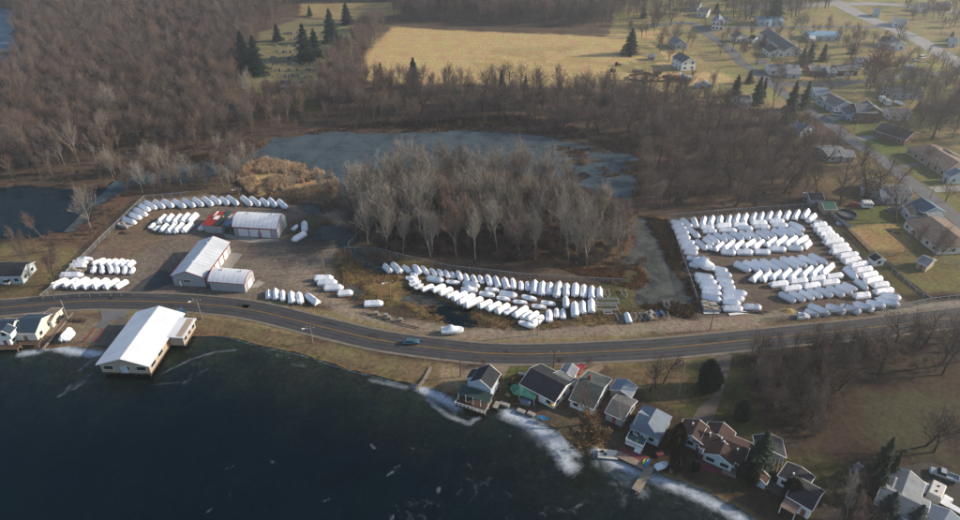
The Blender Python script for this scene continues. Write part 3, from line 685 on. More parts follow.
# right lot
G9='wrapped boats in the fenced lot'
T=(665,205,11.55)
top=tl(T,[(182,152,305,248),(325,138,368,248),(462,128,432,235),(558,120,522,222),(648,118,632,210),(757,112,728,207),(852,103,812,200)])
T=(740,200,11.55)
top+=tl(T,[(80,152,38,250),(182,142,142,235),(267,137,232,235),(367,128,322,228),(463,127,422,215),(573,115,522,215),(684,110,627,212),(795,102,732,205),(875,152,787,243)])
brow((0,0,1),top,"the fenced lot's top row",G9,flip=True)
T=(665,205,11.55)
lc=tl(T,[(68,185,222,230),(80,245,262,272),(108,300,285,322),(130,360,298,378),(155,418,348,440),(180,475,395,500)])
T=(665,240,11.55)
lc+=tl(T,[(215,128,385,150),(250,190,385,215),(285,262,400,290),(340,393,568,430),(360,448,605,488)])
T=(675,270,9.45)
lc+=tl(T,[(232,140,440,168),(252,185,445,220),(258,240,442,278)])
brow((0,0,1),lc,"the column at the fenced lot's left edge",G9,side='top')
T=(665,240,11.55)
boat((665+345/11.55,240+240/11.55),(665+560/11.55,240+345/11.55),'cuddy','biggest white wrapped boat, bulging from the left column of the fenced lot',G9,wid=1.75,rise=1.5)
bt=boat((665+385/11.55,240+168/11.55),(665+518/11.55,240+212/11.55),'pontoon','beige weathered boat cover just above the biggest wrapped boat',G9)
for ch in bt.children:
    if ch.name.startswith('cover'): ch.data=ch.data.copy(); ch.data.materials[0]=M['wrap_old']
rc=tl(T,[(548,318,728,350),(578,380,778,412)])
T=(675,270,9.45)
rc+=tl(T,[(388,78,560,115),(415,125,575,165),(455,188,685,222),(450,240,662,268),(450,285,625,312)])
brow((0,0,1),rc,"the second column, fenced lot's lower left",G9,side='top')
boat((675+450/9.45,270+355/9.45),(675+645/9.45,270+360/9.45),'pontoon','white wrapped boat beside the grey deck frames, left one of two',G9)
boat((675+650/9.45,270+340/9.45),(675+820/9.45,270+350/9.45),'pontoon','white wrapped boat right of the grey deck frames, right one of two',G9)
T=(665,205,11.55)
brow(T,[(280,265,395,365),(362,400,482,505)],'the loose pair inside the left column',G9,side='top')
r2=tl(T,[(410,248,572,252),(438,295,603,302),(588,240,772,225),(620,280,835,288),(782,225,960,222)])
T=(740,200,11.55)
r2+=tl(T,[(-25,312,155,330),(128,262,315,258),(160,298,350,305),(335,238,515,242),(362,282,560,292)])
brow((0,0,1),r2,'the level paired row under the top row',G9)
T=(665,205,11.55)
r3=tl(T,[(452,380,562,462),(497,345,625,430),(577,330,715,415),(675,328,808,412),(765,312,910,400)])
T=(740,200,11.55)
r3+=tl(T,[(0,365,120,445),(90,358,240,458),(200,355,335,445),(258,340,425,432),(380,335,525,415),(460,322,632,412),(563,315,735,395),(568,262,748,340)])
brow((0,0,1),r3,'the backslash row of the upper block',G9)
boat((665+488/11.55,205+455/11.55),(665+553/11.55,205+505/11.55),'runabout','smallest white wrapped boat at the left tip of the upper block',G9)
T=(665,205,11.55)
r4=tl(T,[(570,512,682,432),(678,505,797,418),(788,500,908,408)])
T=(730,235,11.55)
r4+=tl(T,[(40,150,155,65)] if 0 else [(160,135,292,52),(262,140,400,57),(408,118,538,32),(518,110,658,15),(632,110,778,10),(748,100,898,5),(848,140,930,68)])
brow((0,0,1),r4,'the forward-slash row of the upper block',G9)
T=(665,240,11.55)
r5=tl(T,[(645,128,822,142)])
T=(730,235,11.55)
r5+=tl(T,[(72,188,268,192),(278,183,470,190),(452,148,652,160),(668,140,850,152)])
brow((0,0,1),r5,'the level row closing the upper block',G9)
r6=tl(T,[(55,320,240,405),(160,298,352,402),(265,295,470,415),(362,285,595,408),(482,280,685,388),(590,265,793,372),(688,252,890,352)])+[(799,255.8,818,263.8),(809.5,254.8,827.6,262.8)]
brow((0,0,1),r6,'the backslash row of the lower block',G9)
r7=tl(T,[(250,520,365,418),(365,515,475,418),(475,500,590,408),(585,500,705,385),(695,500,825,385)])
T=(770,260,11.55)
r7+=tl(T,[(362,192,490,72),(475,175,608,58),(595,158,735,32)])
brow((0,0,1),r7,'the forward-slash row of the lower block',G9)
brow(T,[(0,278,215,255),(222,242,445,222),(450,218,645,192),(640,188,848,162)],'the upper level line of the lower block',G9)
brow(T,[(150,328,370,302),(380,298,585,272),(585,262,805,238)],'the lower level line of the lower block',G9)
r10=tl(T,[(115,380,300,468),(230,365,410,460),(345,355,515,440),(435,340,610,422),(535,320,730,408),(660,305,865,402)])+[(836.5,285,853,292),(843,282,858,288.5)]
brow((0,0,1),r10,'the last backslash row above the open lane',G9)
T=(800,205,11.55)
col=tl(T,[(160,185,262,192),(138,238,315,218),(175,290,368,268),(218,335,402,308),(258,375,450,352),(272,430,505,398)])
T=(830,240,11.55)
col+=tl(T,[(2,75,218,45),(8,132,250,98),(92,188,330,155),(148,248,355,208),(228,295,440,262),(285,355,495,322),(352,415,555,375),(402,475,610,428),(488,520,685,495)])
T=(790,275,8)
col+=tl(T,[(675,133,830,108)])
brow((0,0,1),col,"the column along the fenced lot's right edge",G9,side='top')
T=(830,240,11.55)
brow((0,0,1),tl(T,[(178,318,312,438)])+[(856,279.5,868,288.5)],'the loose pair inside the right column',G9,side='top')
boat((854,295.6),(870.5,293.6),'pontoon','lone white wrapped boat in the lane above the bottom row, fenced lot',G9)
T=(790,275,8)
bot=tl(T,[(65,305,162,330,C_),(130,270,235,318),(150,235,320,308),(285,243,450,295),(400,240,575,292),(512,225,680,272),(608,210,770,250),(690,188,885,238),(722,152,892,182)])
brow((0,0,1),bot,"the fenced lot's bottom row",G9)
# ---------------- uncovered craft, trailers, dock frames
def deckboat(a,b,label,mt,cat='boat',name='pontoon_boat'):
    c,rz,L=seg(a,b,.9); t=thing(name,(c.x,c.y,0),rz,label,cat)
    m=MB(); m.box((0,0,.75),(L,2.4,.15)); m.build('deck',mt,t)
    for s in(-1,1):
        q=MB(); q.tube((-L/2,s*.85,.38),(L/2-.6,s*.85,.38),.28,n=8); q.tube((L/2-.6,s*.85,.38),(L/2,s*.85,.5),.28,.05,8); q.build('pontoon',M['alu'],t)
    f=MB()
    for s in(-1,1): f.box((0,s*1.15,1.25),(L*.9,.05,.06)); f.box((0,s*1.15,1.0),(L*.9,.05,.3))
    f.box((-L*.45,0,1.1),(.05,2.3,.4)); f.build('rail',M['alu'],t)
    s=MB(); s.box((-L*.3,.6,1.05),(1.6,.7,.5)); s.box((L*.2,-.6,1.05),(1.6,.7,.5)); s.box((0,-.3,1.15),(.6,.6,.7)); s.build('seat',M['tan'],t); return t
deckboat((110+85/8.664,185+330/8.664),(110+170/8.664,185+358/8.664),'uncovered grey pontoon boat at the lower left end of the curved row',M['grey'])
t=deckboat((45+190/8.664,240+255/8.664),(45+345/8.664,240+262/8.664),'open pontoon deck with tan lumber on it, between wrapped boats by the fence',M['wood'])
for i,(a,b,mt,lb) in enumerate([((701.5,303.5),(717,303.8),M['grey'],'uppermost grey bare pontoon deck at the foot of the left column'),((703,307.5),(720.5,308.5),M['wood'],'lower grey-brown bare pontoon deck at the foot of the left column')]):
    deckboat(a,b,lb,mt)
def dock_section(a,b,w,label,mt=None,z=.25,group=None,name='dock_section'):
    c,rz,L=seg(a,b,z); t=thing(name,(c.x,c.y,0),rz,label,'dock section',group)
    m=MB(); m.box((0,0,z),(L,w,.12)); m.build('deck',mt or M['alu'],t)
    
    for x in(-L*.4,L*.4):
        for s in(-1,1): f=MB(); f.tube((x,s*w*.45,-.0),(x,s*w*.45,z),.04,n=4); f.build('leg',M['alu'],t)
    return t
dock_section((704,310.6),(718,310.6),.9,'pale dock section lying just below the grey bare decks',M['white'])
dock_section((703.5,312.8),(719,312.6),.9,'pale dock section nearest the pole, below another like it',M['white'])
dock_section((728,310.8),(747,312.5),1.0,'white dock plank under the wrapped pair, upper of two',M['white'])
dock_section((729,314.5),(747,312.8),1.0,'white dock plank under the wrapped pair, lower of two',M['white'])
for k in range(5): dock_section((748+k*4,312-k*.3),(757+k*3,311.4+k*.2),.8,'dark steel dock frame in the loose heap right of the white planks',M['barkd'] if 0 else M['woodd'],.2+.14*k,'dark dock frames in the heap')
def frame(x0,y0,x1,y1,label):
    c=P((x0+x1)/2,(y0+y1)/2,1.2); w=(P(x1,y0,1.2)-P(x0,y0,1.2)).length; d=(P(x0,y0,1.2)-P(x0,y1,1.2)).length
    t=thing('boat_lift',(c.x,c.y,0),0,label,'boat lift','bare boat lifts right of the wrapped boats')
    f=MB()
    for s in(-1,1): f.tube((-w/2,s*d/2,1.3),(w/2,s*d/2,1.3),.09,n=4); f.tube((-w/2,s*d/2*.6,1.25),(w/2,s*d/2*.6,1.25),.06,n=4); f.tube((s*w/2,-d/2,1.3),(s*w/2,d/2,1.3),.09,n=4)
    f.build('frame',M['alu'],t)
    for sx in(-1,1):
        for sy in(-1,1):
            q=MB(); q.tube((sx*w/2,sy*d/2,0),(sx*w/2,sy*d/2,1.3),.07,n=4); q.build('leg',M['alu'],t)
frame(597,298.5,618.5,303.5,'upper of two bare aluminium boat lift frames by the creek')
frame(596.5,305,617,310,'lower of two bare aluminium boat lift frames by the creek')
frame(604,311,612,314,'small bare lift frame just below the two large ones')
def trailer(a,b,label,w=1):
    c,rz,L=seg(a,b,.4); t=thing('boat_trailer',(c.x,c.y,0),rz,label,'trailer','empty boat trailers'); t.scale=(L/6.9,w,1); 
    for n_ in(0,): trailer_bits(t)
    q=MB(); 
    for s in(-1,1): q.tube((-2.3,s*.5,.7),(1.5,s*.5,.7),.08,n=4); q.tube((-2.3,s*.5,.42),(-2.3,s*.5,.7),.05,n=4); q.tube((1,s*.5,.42),(1,s*.5,.7),.05,n=4)
    q.build('bunk',M['wood'],t)
    return t
trailer((606,288),(608,297),'empty trailer at the right end of the wood-edge line',1.2)
trailer((622,288.5),(626,297),'empty trailer standing alone on the grass before the creek',1.2)
trailer((617,312),(622,322),'bare v-shaped trailer left of a wrapped boat by the lane',1.2)
trailer((665,300),(668,308),'empty trailer among brown weeds at the creek end',1.2)
trailer((664,311),(668,319),'empty trailer right of the blue boat by the lane',1.2)
for k in range(4): trailer((632+k*5,311.5),(635+k*5,320),'dark bare trailer in the short line right of the wrapped boat by the lane',.9)['group']='dark bare trailers by the lane'
t=deckboat((648.5,311.5),(655,318.5),'tan-topped boat on a trailer by the lane',M['sand'])
def skiff(a,b,label,mt,name='skiff',z=.3,cat='boat'):
    c,rz,L=seg(a,b,z); t=thing(name,(c.x,c.y,z-.3),rz,label,cat); sec=[];W=L*.17
    m=MB()
    for k in range(9):
        u=k/8; w=W*(.75+.25*u/.4 if u<.4 else max(.04,1-((u-.4)/.6)**2.2)); x=-L/2+L*u
        sec.append([(x,-w,.75),(x,-w*.7,.3),(x,0,.18+.25*u**3),(x,w*.7,.3),(x,w,.75),(x,w*.85,.72),(x,w*.5,.45),(x,-w*.5,.45),(x,-w*.85,.72)])
    m.loft(sec); m.build('hull',mt,t); q=MB()
    for x in(-.2,.12): q.box((x*L,0,.62),(L*.05,W*1.5,.05))
    q.build('seat',M['wood'],t); return t
skiff((655,312),(660,316),'small blue skiff by the lane between tan boat and trailers',M['tarpb'])
skiff((660.5,311),(664,316),'second small blue skiff by the lane, nearer the trailers',M['kayak'])
# ---------------- steel sheds
def shed(A,B,C,h,rise,axis,label,wall,roof,doors=(),barrel=False,trim=None,cat='shed',name='steel_shed',ov=.35,small_door=None,wins=()):
    a=P(*A);b=P(*B);c=P(*C); u=(b-a); W=u.length; u.normalize(); v=Vector((-u.y,u.x,0)); D=(c-b).dot(v)
    rz=math.atan2(u.y,u.x); cen=a+u*W/2+v*D/2; t=thing(name,(cen.x,cen.y,0),rz,label,cat)
    # local: x along u, y along v; swap so ridge along local X'
    if axis=='u': LX,LY,sw=W,D,False
    else: LX,LY,sw=D,W,True
    N=12 if barrel else 2
    prof=[]
    for k in range(N+1):
        s=-1+2*k/N; z=h+rise*((1-abs(s)**2.2) if barrel else (1-abs(s))); prof.append((s,z))
    def T3(x,y,z): return (x,y,z) if not sw else (y,x,z) if 0 else (-y,x,z)
    m=MB()
    secs=[[T3(x,-LY/2,-.3)]+[T3(x,s*LY/2,z-.05) for s,z in prof]+[T3(x,LY/2,-.3)] for x in(-LX/2,LX/2)]
    m.loft(secs); wl=m.build('wall',wall,t)
    m=MB(); k1=1+2*ov/LY
    secs=[]
    for x in(-LX/2-ov,LX/2+ov):
        top=[T3(x,s*LY/2*k1,z+.06-(ov*rise/(LY/2)*abs(s) if not barrel else .1*abs(s))) for s,z in prof]
        bot=[(p[0],p[1],p[2]-.14) for p in top][::-1]; secs.append(top+bot)
    m.loft(secs); nsm=max(3,int(LX/1.5))
    for i in range(1,nsm):
        x=-LX/2+LX*i/nsm; pts=[T3(x,s*LY/2*k1,z+.08-(ov*rise/(LY/2)*abs(s) if not barrel else .1*abs(s))) for s,z in prof]
        for q_ in range(len(pts)-1): m.tube(pts[q_],pts[q_+1],.04,n=4,cap=False)
    rf=m.build('roof',roof,t)
    for f_ in(-.25,.3): q=MB(); p_=T3(LX*f_,.3,h+rise); q.tube((p_[0],p_[1],p_[2]-.1),(p_[0],p_[1],p_[2]+.5),.28,n=8); q.build('roof_vent',M['alu'],rf)
    if trim:
        m=MB()
        for x in(-LX/2-ov-.04,LX/2+ov+.04):
            pts=[T3(x,s*LY/2*k1,z+.02-(ov*rise/(LY/2)*abs(s) if not barrel else .1*abs(s))) for s,z in prof]
            for i in range(len(pts)-1): m.tube(pts[i],pts[i+1],.09,n=4)
        for sy in(-1,1): m.tube(T3(-LX/2-ov,sy*(LY/2+ov+.1),h-.12),T3(LX/2+ov,sy*(LY/2+ov+.1),h-.12),.1,n=4)
        m.build('trim',trim,t)
    # doors: (side 'front'|'right', centre fraction, width, height)
    for d in doors:
        side,f,dw,dh=d[:4]; mt=d[4] if len(d)>4 else M['doorw']; nm=d[5] if len(d)>5 else 'overhead_door'
        if side=='front': c0=(-W/2+W*f,-D/2-.05,dh/2); sz=(dw,.1,dh)
        elif side=='right': c0=(W/2+.05,-D/2+D*f,dh/2); sz=(.1,dw,dh)
        else: c0=(-W/2-.05,-D/2+D*f,dh/2); sz=(.1,dw,dh)
        q=MB(); q.box(c0,sz); o=q.build(nm,mt,t)
        if nm!='window' and trim:
            q=MB(); 
            for s in(-1,1):
                if side=='front': q.box((c0[0]+s*(dw/2+.08),c0[1]-.03,dh/2),(.16,.1,dh))
                else: q.box((c0[0]+(.03 if side=='right' else -.03),c0[1]+s*(dw/2+.08),dh/2),(.1,.16,dh))
            if side=='front': q.box((c0[0],c0[1]-.03,dh+.08),(dw+.32,.1,.16))
            else: q.box((c0[0]+(.03 if side=='right' else -.03),c0[1],dh+.08),(.1,dw+.32,.16))
            q.build('door_frame',trim,o)
    for wn in wins:
        side,f,ww,wh,wz=wn
        if side=='front': c0=(-W/2+W*f,-D/2-.05,wz); sz=(ww,.08,wh); s2=(ww+.25,.06,wh+.25)
        else: c0=(W/2+.05,-D/2+D*f,wz); sz=(.08,ww,wh); s2=(.06,ww+.25,wh+.25)
        q=MB(); q.box(c0,s2); o=q.build('window',M['white'],t); q=MB(); q.box((c0[0]+(.03 if side!='front' else 0),c0[1]-(.03 if side=='front' else 0),wz),sz); q.build('pane',M['glass'],o)
    return t,W,D,rz
t,W,D,_=shed((174.6,285.5),(206,287),(229.5,252),3.9,2.0,'v','long pale steel shed standing end-on to the road, five overhead doors',M['steelw'],M['steelr2'],
  [('right',f,2.9,3.0) for f in(.12,.29,.46,.63,.8)]+[('front',.22,.95,2.1,M['white'],'entry_door')],trim=M['redtrim'],wins=[('front',.45,2.2,.7,2.0)])
shed((211.5,290),(246,292.8),(256.5,280.5),3.6,1.7,'u','small low steel shed nearest the road, beside the long shed',M['steelw'],M['steelr'],[('right',.5,3.4,2.9)],trim=M['redtrim'],barrel=True)
shed((235.2,235.8),(278.5,238.2),(288,225.5),4.0,2.6,'u','wide barrel-roofed steel shed with three white doors and red trim',M['steelw'],M['steelr'],
  [('front',.22,3.9,3.2),('front',.46,3.7,3.2),('front',.72,3.9,3.2),('front',.585,.9,2.1,M['white'],'entry_door')],trim=M['redtrim'],barrel=True)
# red and green roofed shed
t,W,D,_=shed((205.2,232.2),(222.2,233.5),(231,220),3.2,.5,'u','low grey shed with half red, half green roof and white patch',M['steelw'],M['roofred'],[('front',.5,2.6,2.4,M['steelw'])])
q=MB(); q.box((W*.36,0,3.68),(W*.3,D+.8,.12)); q.build('green_roof_panel',M['roofgr'],t)
q=MB(); q.box((W*.1-.8,-D*.05,3.82),(W*.26,D*.28,.1)); q.build('skylight',M['white'],t)
q=MB(); q.box((-W*.3,D*.3,3.66),(W*.1,D*.3,.1)); q.build('skylight',M['white'],t)
# blue carport
c=P(230,226); t=thing('carport',(c.x,c.y,0),_ ,'open carport with pale blue metal roof between two sheds','carport')
q=MB(); q.box((0,0,2.6),(4.2,8,.14)); q.build('roof',M['roofb'],t)
for sx in(-1,1):
    for sy in(-1,1): q=MB(); q.box((sx*1.9,sy*3.7,1.27),(.14,.14,2.54)); q.build('post',M['alu'],t)
# ---------------- lake pavilion
A=P(105.5,378,0);B=P(146.5,380.5,0)
def house(name,label,cat,wings,extra=None,group=None):
    """wings: (ridge px a, ridge px b, width, eave h, rise, wall, roof[, opts])"""
    w0=wings[0]; z=w0[3]+w0[4]; c,_,_l=seg(w0[0],w0[1],z); t=thing(name,(c.x,c.y,0),0,label,cat,group)
    for wi,wg in enumerate(wings):
        a,b,W,h,r,wm,rm=wg[:7]; op=wg[7] if len(wg)>7 else {}
        z0=op.get('z0',0); z=h+r
        pa=P(a[0],a[1],z);pb=P(b[0],b[1],z); 
        if wi: 
            o2=op.get('turn')
            if o2 is not None:  # lock to main wing axis
                d0=(P(w0[1][0],w0[1][1],w0[3]+w0[4])-P(w0[0][0],w0[0][1],w0[3]+w0[4])); an=math.atan2(d0.y,d0.x)+o2*PI/2
                mid_=(pa+pb)/2; Lh=(pb-pa).length/2; dv=Vector((math.cos(an),math.sin(an),0)); pa,pb=mid_-dv*Lh,mid_+dv*Lh
        cen=(pa+pb)/2; L=(pb-pa).length; rz=math.atan2((pb-pa).y,(pb-pa).x); R=Matrix.Rotation(rz,3,'Z'); off=Vector((cen.x-c.x,cen.y-c.y,0))
        if op.get('hip'): L+=2*op['hip']*0
        def X(x,y,zz): return off+R@Vector((x,y,zz))
        hip=op.get('hip',0)
        m=MB(); hl=L/2+(hip if hip else 0)
        if hip: m.add([X(-hl,-W/2,z0-.3),X(hl,-W/2,z0-.3),X(hl,W/2,z0-.3),X(-hl,W/2,z0-.3),X(-hl,-W/2,h),X(hl,-W/2,h),X(hl,W/2,h),X(-hl,W/2,h)],[(0,1,2,3),(4,5,6,7),(0,1,5,4),(1,2,6,5),(2,3,7,6),(3,0,4,7)])
        else: m.loft([[X(x,-W/2,z0-.3),X(x,-W/2,h),X(x,0,z-.03),X(x,W/2,h),X(x,W/2,z0-.3)] for x in(-hl,hl)])
        m.build('wall',wm,t)
        ov=op.get('ov',.28); m=MB(); k=r/(W/2); e=.16; ho=hl+ov; yo=W/2+ov; ze=h-k*ov
        rl=(L/2) if hip else ho
        v=[X(-ho,-yo,ze+.1),X(ho,-yo,ze+.1),X(ho,yo,ze+.1),X(-ho,yo,ze+.1),X(-rl,0,z+.1),X(rl,0,z+.1)]
        if not hip and 'hipr' in op: pass
        v2=[p-Vector((0,0,e)) for p in v]
        m.add(v+v2,[(0,1,5,4),(2,3,4,5),(0,4,3),(1,2,5),(6,10,11,7),(8,11,10,9),(6,9,10),(7,11,8),(0,6,7,1),(2,8,9,3)] if hip else
              [(0,1,5,4),(2,3,4,5),(6,10,11,7),(8,11,10,9),(0,6,7,1),(2,8,9,3),(0,4,10,6),(3,9,10,4),(1,7,11,5),(2,5,11,8)])
        rf=m.build('roof',rm,t)
        m=MB()
        if not hip:
            for sx in(-1,1):
                for sy in(-1,1): m.tube(X(sx*(ho+.04),sy*yo,ze-.0),X(sx*(ho+.04),0,z+.02),.1,n=4)
            for sy in (-1,1): m.tube(X(-ho,sy*(yo+.05),ze+.02),X(ho,sy*(yo+.05),ze+.02),.08,n=4)
            if op.get('fascia',True): m.build('fascia',M['white'] if wm is not M['brick'] else M['white'],rf)
        if op.get('chimney'):
            f=op['chimney']; m=MB(); p=X(-hl+2*hl*f,W*.12,0); m.box((p.x,p.y,z+.3),(.8,.6,1.4),rz); m.box((p.x,p.y,z+1.02),(.95,.75,.12),rz); m.build('chimney',M['brick'],rf)
        for vv in op.get('vents',()):
            m=MB(); p=X(-hl+2*hl*vv[0],W*vv[1],0); zz=z-abs(W*vv[1])*k; m.tube((p.x,p.y,zz),(p.x,p.y,zz+.55),.22,n=8); m.build('roof_vent',M['white'],rf)
        # windows and door
        st=op.get('storeys',1 if h<4.3 else 2); wd=op.get('ww',1.3); sides=op.get('sides',('f','b','l','r')); wmat_=op.get('door',M['door'])
        for s_ in range(st):
            wz=z0+1.55+s_*2.75
            for sd_ in sides:
                ln=2*hl if sd_ in'fb' else W; nwin=max(1,int(ln/op.get('gap',3.6)))
                for q_ in range(nwin):
                    f=-ln/2+ln*(q_+.5)/nwin
                    if sd_=='f': c0,dv,nv=X(f,-W/2,wz),(1,0),(0,-1)
                    elif sd_=='b': c0,dv,nv=X(f,W/2,wz),(1,0),(0,1)
                    elif sd_=='l': c0,dv,nv=X(-hl,f,wz),(0,1),(-1,0)
                    else: c0,dv,nv=X(hl,f,wz),(0,1),(1,0)
                    isdoor=(s_==0 and sd_ in op.get('doorside','f') and q_==nwin//2)
                    nn=R@Vector((nv[0],nv[1],0)); 
                    if isdoor:
                        m=MB(); c1=c0+nn*.04; c1.z=z0+1.05; m.box(c1,(.95 if dv[0] else .08,.08 if dv[0] else .95,2.1),rz); m.build('door',wmat_,t)
                        continue
                    m=MB(); m.box(c0+nn*.03,((wd+.2) if dv[0] else .06,.06 if dv[0] else (wd+.2),1.35),rz); fr=m.build('window',M['white'],t)
                    m=MB(); m.box(c0+nn*.06,(wd if dv[0] else .06,.06 if dv[0] else wd,1.15),rz); m.build('pane',M['glass'],fr)
        for gd in op.get('garage',()):
            f,gw=gd; m=MB(); m.box(X(-hl+2*hl*f,-W/2-.06,z0+1.1),(gw,.1,2.2),rz); m.build('garage_door',M['doorw'],t)
    return t
pv=house('lake_pavilion','big white-roofed pavilion standing on piles over the lake','building',[
 ((121,357.5),(157.7,307.5),13.2,3.9,2.2,M['tan'],M['steelr'],dict(z0=.9,storeys=1,ww=2.5,gap=4.2,ov=.6,sides='fblr'))])
# pavilion: lower side wing, deck and piles
c0=P(121,357.5,6.1);c1=P(157.7,307.5,6.1); ax=(c1-c0); PL=ax.length; ax.normalize(); rt=Vector((ax.y,-ax.x,0)); prz=math.atan2(rt.y,rt.x); pc=pv.location
def pvp(s,f,z): return c0+ax*(PL*s)+rt*f-Vector((pc.x,pc.y,0))+Vector((0,0,z-6.1))
m=MB(); cc=pvp(.725,6.6+2.1,0); m.box((cc.x,cc.y,2.3),(4.2,PL*.37,3.2),prz); m.build('wall',M['tan'],pv)
m=MB(); a_=[pvp(.52,6.2,3.82),pvp(.52,11.4,3.55),pvp(.93,11.4,3.55),pvp(.93,6.2,3.82)]; b_=[p+Vector((0,0,.22)) for p in a_]; m.add(a_+b_,[(3,2,1,0),(4,5,6,7),(0,1,5,4),(1,2,6,5),(2,3,7,6),(3,0,4,7)]); m.build('roof',M['steelr'],pv)
for s_ in(.6,.72,.84):
    m=MB(); cc=pvp(s_,10.85,2.4); m.box(cc,(.1,1.6,1.3),prz); fr=m.build('window',M['white'],pv)
    m=MB(); m.box(cc+rt*.04,(.1,1.4,1.1),prz); m.build('pane',M['glass'],fr)
m=MB(); cc=pvp(.5,0,0); m.box((cc.x,cc.y,.62),(13.6,PL+.4,.3),prz); cc=pvp(.725,8.8,0); m.box((cc.x,cc.y,.6),(4.6,PL*.38,.28),prz); m.build('floor_deck',M['woodd'],pv)
for i in range(7):
    for f in(-6,-2,2,6):
        m=MB(); p=pvp(.02+.96*i/6,f,0); m.tube((p.x,p.y,-4),(p.x,p.y,.5),.2,n=6); m.build('pile',M['woodd'],pv)
m=MB(); cc=pvp(-.005,-.2,1.95); m.box(cc-ax*.05,(1.9,.1,2.1),prz); m.build('door',M['bluew'],pv)
K=lambda x,y,T:(T[0]+x/T[2],T[1]+y/T[2])
# ---------------- houses by the lake
T=(455,355,8.667)
h1=house('lake_house','tall grey-roofed house with white railed porch over the lake edge','house',[(K(299,90,T),K(222,210,T),5.6,4.2,1.9,M['bluew'],M['roofk'],dict(storeys=1,sides='flr',ww=1.6)),
 (K(200,125,T),K(160,190,T),3.4,3.2,.9,M['bluew'],M['roofk'],dict(turn=0,storeys=1))])
hc=h1.location; a=P(*K(299,90,T),6.5);b=P(*K(214,222,T),6.5); v=(a-b); v.z=0; v.normalize(); u=Vector((v.y,-v.x,0)); rz=math.atan2(u.y,u.x); ln=8.2
o=b-v*2.2-u*.6-Vector((hc.x,hc.y,0)); o.z=0
m=MB(); m.box((o.x,o.y,.45),(ln,5.0,.18),rz); m.build('porch_floor',M['woodd'],h1)
m=MB(); p=o+v*.9; m.box((p.x,p.y,2.75),(ln+.3,3.0,.14),rz,rx=.16); m.build('porch_roof',mat('dark_green_roof',(.03,.06,.055),.8,.3),h1)
m=MB()
for zz in(1.5,.95): p=o-v*2.45; m.box((p.x,p.y,zz),(ln,.08,.09),rz)
for i in range(9): p=o-v*2.45+u*(-ln/2+ln*i/8); m.box((p.x,p.y,1.0),(.09,.09,1.1),rz)
for s in(-1,1): p=o+u*(s*ln/2)-v*.3; m.box((p.x,p.y,1.5),(.08,4.4,.09),rz)
m.build('porch_railing',M['white'],h1)
for i in range(5): m=MB(); p=o-v*.5+u*(-ln/2+ln*i/4); m.box((p.x,p.y,1.6),(.14,.14,2.3),rz); m.build('post',M['white'],h1)
for i in range(5): m=MB(); p=o-v*2.1+u*(-ln/2+ln*i/4); m.tube((p.x,p.y,-2.5),(p.x,p.y,.4),.14,n=6); m.build('pile',M['woodd'],h1)
T=(515,355,8.667)
house('lake_house','long low house with charcoal roof and pale gable wall, beside the yard umbrella','house',[((531.5,368.5),(565,385.5),9.4,2.7,1.9,M['white'],M['roofk'],dict(storeys=1,gap=2.6)),(K(340,165,T),K(480,232,T),5,2.6,.9,M['white'],M['roofg'],dict(turn=0,storeys=1,sides='bl'))])
house('garden_shed','small grey shed with white side beside the red car','shed',[(K(490,82,T),K(450,150,T),3.6,2.0,.8,M['white'],M['rooflg'],dict(storeys=1,sides='f'))])
T=(560,365,8.667)
house('lake_house','mossy green-grey roofed house with long white side wall','house',[(K(178,122,T),K(375,196,T),12,2.5,2.0,M['white'],M['roofm'],dict(storeys=1,gap=3,chimney=.3))])
house('lake_house','grey flat-toned cottage under the bare tree left of the blue-roofed house','house',[(K(462,300,T),K(608,364,T),7.6,2.5,1.1,M['grey'],mat('faded_shingle',(.12,.125,.13),.95,.4,.5),dict(storeys=1,gap=3))])
house('garage','small grey-roofed garage uphill of the grey cottage','garage',[(K(582,130,T),K(530,215,T),5.2,2.4,1.1,M['grey'],M['roofbg'],dict(storeys=1,sides='fb',doorside='b'))])
T=(600,400,8.667)
h5=house('lake_house','blue-grey roofed house with white deck full of furniture','house',[(K(490,75,T),K(415,205,T),7.0,2.8,1.9,M['bluew'],M['roofbg'],dict(storeys=1,gap=3.0,hip=1.2)),
 (K(345,120,T),K(445,150,T),6.2,2.8,1.8,M['bluew'],M['roofbg'],dict(storeys=1,gap=3.0,turn=1))])
hc=h5.location; a=P(*K(222,355,T),1.0);b=P(*K(375,415,T),1.0); u=b-a; ln=u.length; u.normalize(); v=Vector((-u.y,u.x,0)); rz=math.atan2(u.y,u.x); o=(a+b)/2+v*2.1-Vector((hc.x,hc.y,1.0))
m=MB(); m.box((o.x,o.y,.9),(ln,4.4,.2),rz); m.build('deck',mat('teal_deck',(.08,.17,.18),.8,.3),h5)
m=MB()
for s in(-1,1): p=o+u*s*ln/2; m.box((p.x,p.y,1.5),(.1,4.4,.75),rz)
p=o-v*2.2; m.box((p.x,p.y,1.5),(ln,.1,.75),rz); m.box((p.x,p.y,.5),(ln,.1,.8),rz); m.build('deck_railing',M['white'],h5)
m=MB(); p=o-v*3.3+u*1.2
for i in range(4): q=p+v*(.35*i*1); m.box((q.x,q.y,.15+.2*i),(1.6,.4,.2),rz)
m.build('steps',M['white'],h5)
rr=random.Random(5)
